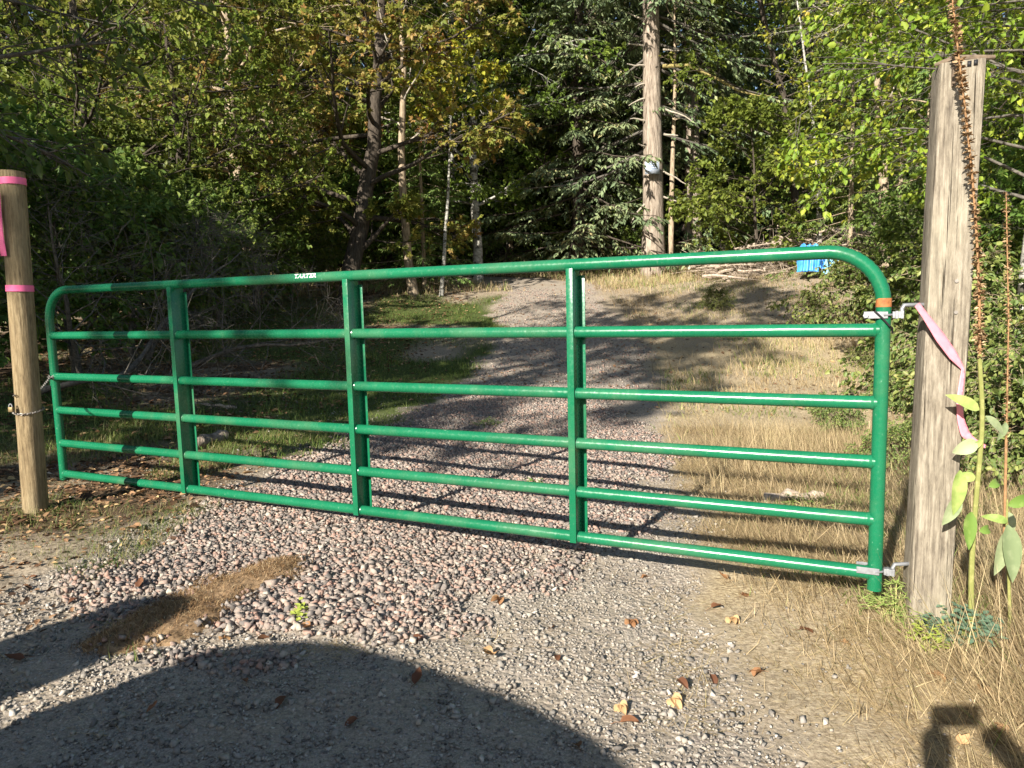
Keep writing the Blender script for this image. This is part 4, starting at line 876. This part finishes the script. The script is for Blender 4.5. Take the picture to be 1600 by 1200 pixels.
# leaf litter under the trees, too many to count
def litter(name,X,Y,sz,mat,rn,label):
    n=len(X); a=rng.uniform(0,6.28,n); p=np.stack([X,Y,ht(X,Y)+.012+(vnoise(X,Y,1.3)-.5)*.04],1)
    V,F,k=leafgeo(p,np.stack([np.cos(a),np.sin(a),rng.normal(0,.25,n)],1),np.array([[0,0,1.]])+rng.normal(0,.35,(n,3)),sz,sz*.6,1,.2)
    tag(npmesh(name,V,[F],mat,{'rnd':np.repeat(rn,k)}),label,'leaf litter',None,'stuff')
M['litter']=leafmat('dead_leaf_litter',[(0,(.05,.03,.02)),(.5,(.20,.11,.06)),(.85,(.36,.22,.12)),(1,(.5,.36,.18))],.05,.8,.15,0)
X,Y=scatter(26000,-9,-1.0,3.6,20,lambda X,Y:np.clip((-1.7-X+ (Y-4)*.12),0,1)*(.3+.5*vnoise(X,Y,1.5)),1.2)
litter('leaf_litter',X,Y,rng.uniform(.03,.08,len(X)),M['litter'],rng.random(len(X)),'brown leaf litter in the shade behind the left end of the gate')
X,Y=scatter(16000,-4.6,-1.2,2.5,5.2,lambda X,Y:np.clip((-1.5-X+(Y-2.8)*.1),0,1)*(.25+.7*vnoise(X,Y,2.5))*.8); litter('twig_and_leaf_bits',X,Y,rng.uniform(.008,.04,len(X)),M['litter'],rng.random(len(X)),'bits of bark and dead leaf on the earth round the left post')
X,Y=scatter(9000,-1.2,9,7,20,lambda X,Y:.25+0*X); litter('scattered_leaves',X,Y,rng.uniform(.03,.07,len(X)),M['litter'],rng.uniform(.3,1,len(X)),'small dead leaves scattered over the track and field beyond the gate')

# ---------------------------------------------------------------- matted mound of dry moss at the edge of the stones
def mound():
    P=[(-1.52,2.42),(-1.30,2.50),(-1.14,2.72),(-.98,3.02),(-1.0,3.22),(-1.2,3.2),(-1.34,2.95),(-1.5,2.66)]
    n=50; gx,gy=np.meshgrid(np.linspace(-1.75,-.72,n),np.linspace(2.22,3.4,n)); x,y=gx.ravel(),gy.ravel()
    d=polysd(x,y,P)+.05+(vnoise(x,y,5)-.5)*.16+(vnoise(x,y,18)-.5)*.07; h=np.clip(d/.16,-.3,1); z=ht(x,y)+(vnoise(x,y,1.3)-.5)*.05+np.sin(np.clip(h,0,1)*PI/2)*.05+np.where(h<0,-.03,0)+(vnoise(x,y,30)-.5)*.012*(h>0)
    i=(np.arange(n-1)[:,None]*n+np.arange(n-1)[None]).ravel(); F=np.stack([i,i+1,i+n+1,i+n],1)
    keep=(d[F]>-.05).any(1)
    o=npmesh('moss_mound',np.stack([x,y,z],1),[F[keep]],plain('brown_dry_moss',(.23,.155,.09),.95,.6,40,.1),smooth=True)
    tag(o,'matted orange brown mound of dried moss and straw on the grey gravel','mound')
    X=rng.uniform(-1.6,-.9,14000); Y=rng.uniform(2.35,3.3,14000); dd=polysd(X,Y,P)+.05+(vnoise(X,Y,5)-.5)*.16; k=(dd>-.0)|(rng.random(14000)<.25*np.exp(dd/.05)); X,Y,dd=X[k],Y[k],dd[k]; m=len(X)
    zz=ht(X,Y)+(vnoise(X,Y,1.3)-.5)*.05+np.sin(np.clip(dd/.16,0,1)*PI/2)*.05
    qq=rng.random(m)<np.clip(vnoise(X,Y,9)*1.8,.1,1); X,Y,zz,dd=X[qq],Y[qq],zz[qq],dd[qq]; m=len(X)
    f=blades('fibres',X,Y,rng.uniform(.015,.05,m),rng.uniform(.001,.0022,m),rng.uniform(1.0,1.55,m),M['litterfib'],rng.uniform(0,1,m)**1.4,None,kind=None,base=zz+.012,parent=o)
M['litterfib']=leafmat('dry_moss_fibres',[(0,(.14,.075,.035)),(.5,(.32,.20,.10)),(.9,(.50,.36,.20)),(1,(.60,.50,.32))],.1,.8,.1,0)
mound()
X=rng.uniform(-1.7,-.8,900); Y=rng.uniform(2.3,3.4,900); dm=polysd(X,Y,[(-1.52,2.42),(-1.30,2.50),(-1.14,2.72),(-.98,3.02),(-1.0,3.22),(-1.2,3.2),(-1.34,2.95),(-1.5,2.66)]); k=(dm>-.06)&(rng.random(900)<np.interp(dm,[-.06,0,.05,.1],[.9,.7,.25,.06])); X,Y=X[k],Y[k]
stones('mound_stones',X,Y,rng.uniform(.014,.03,len(X)),M['stone'],.9+0*X,'small stones lying on the ragged edge of the moss mound')
# a few bigger broken stones
for i,(x,y,s_,c_) in enumerate(((365,958,.075,'dark'),(392,965,.06,'dark'),(300,965,.045,'grey'),(350,985,.05,'grey'),(490,872,.05,'dark'),(375,930,.06,'pale'),(1015,640,.05,'grey'),(628,990,.05,'pale'))):
    V0,F0=ico(); rg=np.random.default_rng(i+5); P=V0*(1+rg.uniform(-.2,.2,(12,1)))
    for _ in range(5):
        q=norm(rg.normal(0,1,3)); dd=P@q; P=P-np.maximum(dd-rg.uniform(.3,.7),0)[:,None]*q
    P=P*np.array([1,.8,.65])*s_/2; p=gr_(x,y); o=npmesh('rock',P,[F0],M['stone'],{'rnd':np.full(20,{'dark':.05,'grey':.3,'pale':.95}[c_])},loc=(float(p[0]),float(p[1]),float(p[2]+s_*.25)))
    o.rotation_euler=(rg.uniform(-.4,.4),rg.uniform(-.4,.4),rg.uniform(0,6))
    tag(o,{365:'largest dark rock beside the moss mound',392:'smaller dark rock touching the stones right of the moss mound',300:'grey rock lying on the brown moss mound',350:'grey rock just below the moss mound',490:'dark rock in the middle of the stone patch',375:'pale rock at the upper end of the moss mound',1015:'grey rock on the track edge beyond the gate',628:'pale rock at the lower edge of the stone patch'}[x],'rock')

# ---------------------------------------------------------------- brush pile, tarp, logs, dead branches
M['cutwood']=barkmat('bleached_branch',(.24,.18,.13),(.56,.47,.38),(5,5,5),5,.008)
BP=gpx(1280,18.6); bp=empty('brush_pile',tuple(float(q) for q in BP),'long pile of bleached cut branches in front of the wood behind the gate corner','brush pile')
rg=np.random.default_rng(9)
for i in range(96):
    u=rg.uniform(-2.9,2.7); x=BP[0]+u; y=18.6+rg.normal(0,.5)-u*.12; h=.15+.85*rg.random()**1.2*math.exp(-(u/2.6)**2)
    a=rg.normal(0,.8)+(PI if rg.random()<.5 else 0); el=rg.normal(0,.28); L_=rg.uniform(.5,2.2); r_=rg.uniform(.012,.05) if i>6 else rg.uniform(.06,.1)
    P=grow(rg,np.array([[x-math.cos(a)*L_/2,y-math.sin(a)*L_/2,hf(x,y)+h]]),np.array([[math.cos(a)*math.cos(el),math.sin(a)*math.cos(el),math.sin(el)]]),np.array([L_]),6,.09,-.03)[0]
    P[:,2]=np.maximum(P[:,2],ht(P[:,0],P[:,1])+.02); mb=MB(); mb.tube(P,np.linspace(r_,r_*.4,6),6); mb.build('branch',M['cutwood'],bp)
n=900; u=rg.uniform(-3,2.8,n); x=BP[0]+u; y=18.6+rg.normal(0,.6,n)-u*.12; s3=np.stack([x,y,ht(x,y)+.05+.95*rg.random(n)**1.3*np.exp(-(u/2.6)**2)],1)
d=rg.normal(0,1,(n,3))*np.array([1,1,.45]); P=grow(rg,s3,d,rg.uniform(.3,1.1,n),4,.15,-.03); V,F=tubes(P,np.full((n,4),.007)*np.array([[1,.8,.6,.3]]),3)
tw=npmesh('twigs',V,[F],M['cutwood'],smooth=True,parent=bp); tw['kind']='stuff'
# blue tarp bundle
M['tarp']=plain('blue_tarp',(.06,.30,.72),.4,.25,9,.4); M['tarp2']=plain('pale_blue_tarp',(.28,.58,.85),.4,.25,12,.4)
def crumple(name,px,py,Y,w,h,d,mat,label,seed):
    rg=np.random.default_rng(seed); c=at(px,py,Y); n=26; V=[]
    for i in range(n):
        for j in range(n):
            u,v=i/(n-1)*2-1,j/(n-1)*2-1
            z=h*(.5-.5*v); 
            x=u*w/2*(1+.12*v+.08*math.sin(5*v+seed)); yy=-d/2*(1-abs(u)**2.5)*(.7+.3*v)+.04*math.sin(u*12+v*2+seed)+.015*math.sin(u*23+3*v)
            z+=.04*math.sin(u*9+seed)*(v<-.6)+rg.normal(0,.006)
            V.append(c+np.array([x,yy,z]))
    i=(np.arange(n-1)[:,None]*n+np.arange(n-1)[None]).ravel(); F=np.stack([i,i+n,i+n+1,i+1],1)
    V=np.array(V); back=V.copy(); back[:,1]=c[1]+d*.25; back[:,2]=c[2]+(back[:,2]-c[2])*.97
    m=len(V); rim=[k for k in range(n)]+[k*n+n-1 for k in range(1,n)]+[(n-1)*n+k for k in range(n-2,-1,-1)]+[k*n for k in range(n-2,0,-1)]
    R4=np.array([[rim[q],rim[(q+1)%len(rim)],rim[(q+1)%len(rim)]+m,rim[q]+m] for q in range(len(rim))])
    o=npmesh(name,np.vstack([V,back]),[F,F+m,R4],mat,smooth=True); tag(o,label,'tarp')
crumple('blue_tarp',1263,424,17.2,.46,.62,.3,M['tarp'],'darker folded blue tarp standing left in front of the brush pile',1)
crumple('blue_tarp',1283,424,17.1,.34,.5,.25,M['tarp'],'folded blue tarp piece in the middle in front of the brush pile',2)
crumple('pale_blue_bag',1301,428,16.9,.34,.34,.3,M['tarp2'],'crumpled pale blue plastic bag right of the blue tarp',4)
def log_(x0,y0,x1,y1,r_,label,mat='cutwood',name='log'):
    a,b_=gr_(x0,y0),gr_(x1,y1); a[2]+=r_*.7; b_[2]+=r_*.7; rg=np.random.default_rng(int(x0)); u=np.linspace(0,1,9)[:,None]; P=a+(b_-a)*u; P[1:-1]+=rg.normal(0,.012,(7,3))
    mb=MB(); mb.tube(P,r_*(1+rg.normal(0,.08,9)),12); tag(mb.build(name,M[mat]),label,'log')
log_(1195,785,1285,782,.035,'short bleached log in the dry grass behind the lowest rails near the hinge end')
log_(305,700,350,688,.05,'short grey log in the shade behind the left end of the gate','fir_bark')
log_(300,632,368,640,.02,'thin plank like branch on the ground behind the left rails','cutwood','branch')
log_(85,742,62,738,.008,'thin pale stick beside the left gate foot','dead_twig','stick')
# dead brushwood tangle behind the left gate end
for i,(px,Y,H_,rx,rz,lb) in enumerate(((60,6.6,1.6,1.25,1.9,'fallen dead branch tangle behind the round post'),(180,7.4,2.8,1.15,2.6,'fallen dead branch tangle behind the top left of the gate'),(300,8.6,2.4,1.3,1.2,'fallen dead branch tangle behind the second gate section'),(120,7.8,2.2,.5,.6,'upright dead brushwood rising behind the left gate end'),(230,9.8,2.0,.35,2,'grey leafless bush standing in the shade behind the gate'))):
    ge=broadleaf(H_,80+i,1.1,.1,18,6,4,0,.08,1,.6,.03,wob=.12,upl=.7); t=plant_tree('dead_brush',ge,gpx(px,Y),lb,'dead branches',None,None,M['twig']); t.rotation_euler=(rx,0,rz); t.location.z+=.25
# long bare twigs of the bush behind the gate
# ---------------------------------------------------------------- bramble bushes
br=broadleaf(.95,90,1.0,.03,36,8,5,8,.05,1,.75,.010,clu=.25,upl=.9,droop=.12,top=.8)
b0=T('bramble_bush',br,1335,12.2,'bramble thicket behind the curved corner of the gate','bramble','bramble_leaf','tan_bark',grp=None)
for px,Y,s_,r_,lb in ((1392,9.8,.42,2,'bramble just right of the gate corner behind the hinge'),(1424,7.4,.34,3,'bramble behind the hinge, between gate and square post'),(1600,5.4,.9,4,'bramble with yellowing leaves at the right edge behind the square post'),(1560,7.2,1.2,5,'larger bramble farther behind the square post'),(1690,4.6,.7,.6,'near bramble cut by the right edge'),(1415,5.2,.28,2.2,'small green bramble shoot behind the lower hinge end'),(1310,6.6,.26,3.9,'small green bramble in the dry field behind the rails'),(1120,15.2,.35,1.7,'green clump in the golden field behind the top rails')):
    copy_tree(b0,gpx(px,Y),r_,s_,lb)
# darker shrubs behind the right post
for px,Y,s_,r_ in ((1560,10.5,.9,1.1),(1640,9,1.0,2.3),(1700,12,1.3,.2),(1600,13.5,1.4,3)):
    q=copy_tree(s0,gpx(px,Y),r_,s_,'leafy shrub at the foot of the trees'); q['group']='shrubs at the foot of the wood'

# ---------------------------------------------------------------- the parked car behind the photographer (its shadow lies in the foreground)
ca_,sa_=math.cos(.125),math.sin(.125)
def cw(lat,al,h):                  # car frame: lat across the sun, al along it, h above the ground -> world
    x=lat*ca_+al*sa_; y=-lat*sa_+al*ca_; p=g2w(x,y,0); return np.array([p[0],p[1],h+hf(p[0],p[1])])
CC=(-1.11,-3.11)
car=empty('parked_car',tuple(float(q) for q in cw(CC[0],CC[1]-2.2,0)),'dark parked car behind the photographer, its round roof shadow on the gravel','car')
paint=plain('dark_car_paint',(.03,.035,.045),.25,.1,5,.6); glass=plain('car_glass',(.02,.025,.03),.08,.05,5,.6)
def loft(sts,mat,name,nseg=26,zb=None):
    V=[];K=nseg
    for (al,hw_,z0,z1,p) in sts:
        for q in range(K):
            a=2*PI*q/K; c,s_=math.cos(a),math.sin(a); x=hw_*math.copysign(abs(c)**(2/p),c); z=(z0+z1)/2+(z1-z0)/2*math.copysign(abs(s_)**(2/p),s_)
            V.append(cw(CC[0]+x,CC[1]+al,z))
    n=len(sts); V=np.array(V); i=np.arange(n-1)[:,None]*K; j=np.arange(K)[None]; j2=(j+1)%K; F=np.stack([i+j,i+j2,i+K+j2,i+K+j],-1).reshape(-1,4)
    c0_=V[:K].mean(0); c1_=V[-K:].mean(0); V=np.vstack([V,c0_,c1_]); FT=[[ (q+1)%K,q,n*K] for q in range(K)]+[[(n-1)*K+q,(n-1)*K+(q+1)%K,n*K+1] for q in range(K)]
    return npmesh(name,V,[F,np.array(FT)],mat,smooth=True,parent=car)
loft([(-.02,.75,.45,.78,4),(-.15,.9,.32,.88,5),(-.5,.97,.28,.98,6),(-1.1,1.0,.26,1.04,6),(-2.4,1.01,.26,1.06,6),(-4.0,1.0,.28,1.07,6),(-4.5,.92,.34,1.02,5),(-4.62,.8,.45,.9,4)],paint,'body')
loft([(-.6,.9,.7,1.0,5),(-1.0,.92,.7,1.42,4),(-1.3,.92,.7,1.70,3.2),(-1.6,.92,.7,1.85,2.8),(-2.4,.92,.7,1.92,2.7),(-3.6,.92,.7,1.90,2.7),(-4.2,.96,.7,1.7,4),(-4.5,.88,.7,1.1,5)],glass,'cabin')
for sx in (-1,1):
    for al in (-.85,-3.75):
        c=cw(CC[0]+sx*.84,CC[1]+al,.33); d_=cw(CC[0]+sx*.98,CC[1]+al,.33)-c; d_[2]=0
        mb=MB(); mb.tube([c-d_*.5,c-d_*.4,c+d_*.35,c+d_*.45],[.28,.33,.33,.29],24); w_=mb.build('wheel',M['black'],car)
        mb=MB(); mb.tube([c+d_*.46,c+d_*.5],[.2,.17],16); h_=mb.build('hub',M['zinc']); h_.data.transform(Matrix.Translation(-Vector(car.location))); h_.parent=w_
    def mp(x,al,z): return cw(CC[0]+sx*x,CC[1]+al,z)
    mb=MB(); mb.tube([mp(.95,-.98,1.0),mp(1.2,-1.0,1.05)],.02,8)
    K=20; V=[]
    for (x_,s_) in ((1.10,.25),(1.13,.75),(1.2,.95),(1.36,1.0),(1.46,.85),(1.53,.3)):
        for q in range(K): a=2*PI*q/K; V.append(mp(x_,-1.0+.07*math.sin(a)*s_,1.22+.27*math.cos(a)*s_- (x_-1.3)*.25))
    i=np.arange(5)[:,None]*K; j=np.arange(K)[None]; j2=(j+1)%K; mb.add(np.array(V),np.stack([i+j,i+j2,i+K+j2,i+K+j],-1).reshape(-1,4))
    mb.build('wing_mirror',paint,car)
    mb=MB(); mb.box(mp(.62,-.06,.68),(.28,.1,.14)); mb.build('headlight',M['zinc'],car,bevel=.02)
# ---------------------------------------------------------------- the photographer kneeling behind the camera, phone in hand
me=bpy.data.meshes.new('person')
J=[(.10,-.62,.52),(.09,-.60,.78),(.08,-.56,.98),(.07,-.52,1.05),(.06,-.47,1.13),(.06,-.45,1.22),
   (.27,-.54,.95),(.33,-.40,.82),(.16,-.12,1.20),(.09,-.045,1.30),(-.11,-.50,.95),(-.12,-.36,.90),(-.09,-.12,1.20),(-.05,-.045,1.30),
   (.20,-.60,.46),(.22,-.42,.10),(.22,-.80,.07),(.22,-.98,.06),(0,-.60,.46),(-.02,-.38,.10),(-.02,-.78,.07),(-.02,-.98,.06)]
Ed=[(0,1),(1,2),(2,3),(3,4),(4,5),(2,6),(6,7),(7,8),(8,9),(2,10),(10,11),(11,12),(12,13),(0,14),(14,15),(15,16),(16,17),(0,18),(18,19),(19,20),(20,21)]
Rs=[.15,.14,.14,.055,.075,.085,.06,.045,.035,.05,.06,.045,.035,.05,.09,.06,.045,.04,.09,.06,.045,.04]
gz=.0
me.from_pydata([(a+.0,b_,c) for a,b_,c in J],Ed,[]); po=bpy.data.objects.new('person',me); COL.objects.link(po)
sk=po.modifiers.new('s','SKIN'); po.modifiers.new('u','SUBSURF').levels=1
for v_,r_ in zip(me.skin_vertices[0].data,Rs): v_.radius=(r_,r_)
me.skin_vertices[0].data[0].use_root=True
me.materials.append(plain('dark_clothes',(.05,.06,.08),.9,.2,30)); tag(po,'kneeling person in dark clothes behind the camera holding up a phone','person')
mb=MB(); mb.box((.02,-.022,1.317),(.155,.009,.075)); ph=mb.build('phone',M['black'],bevel=.004); tag(ph,'black phone held level in both hands','phone')
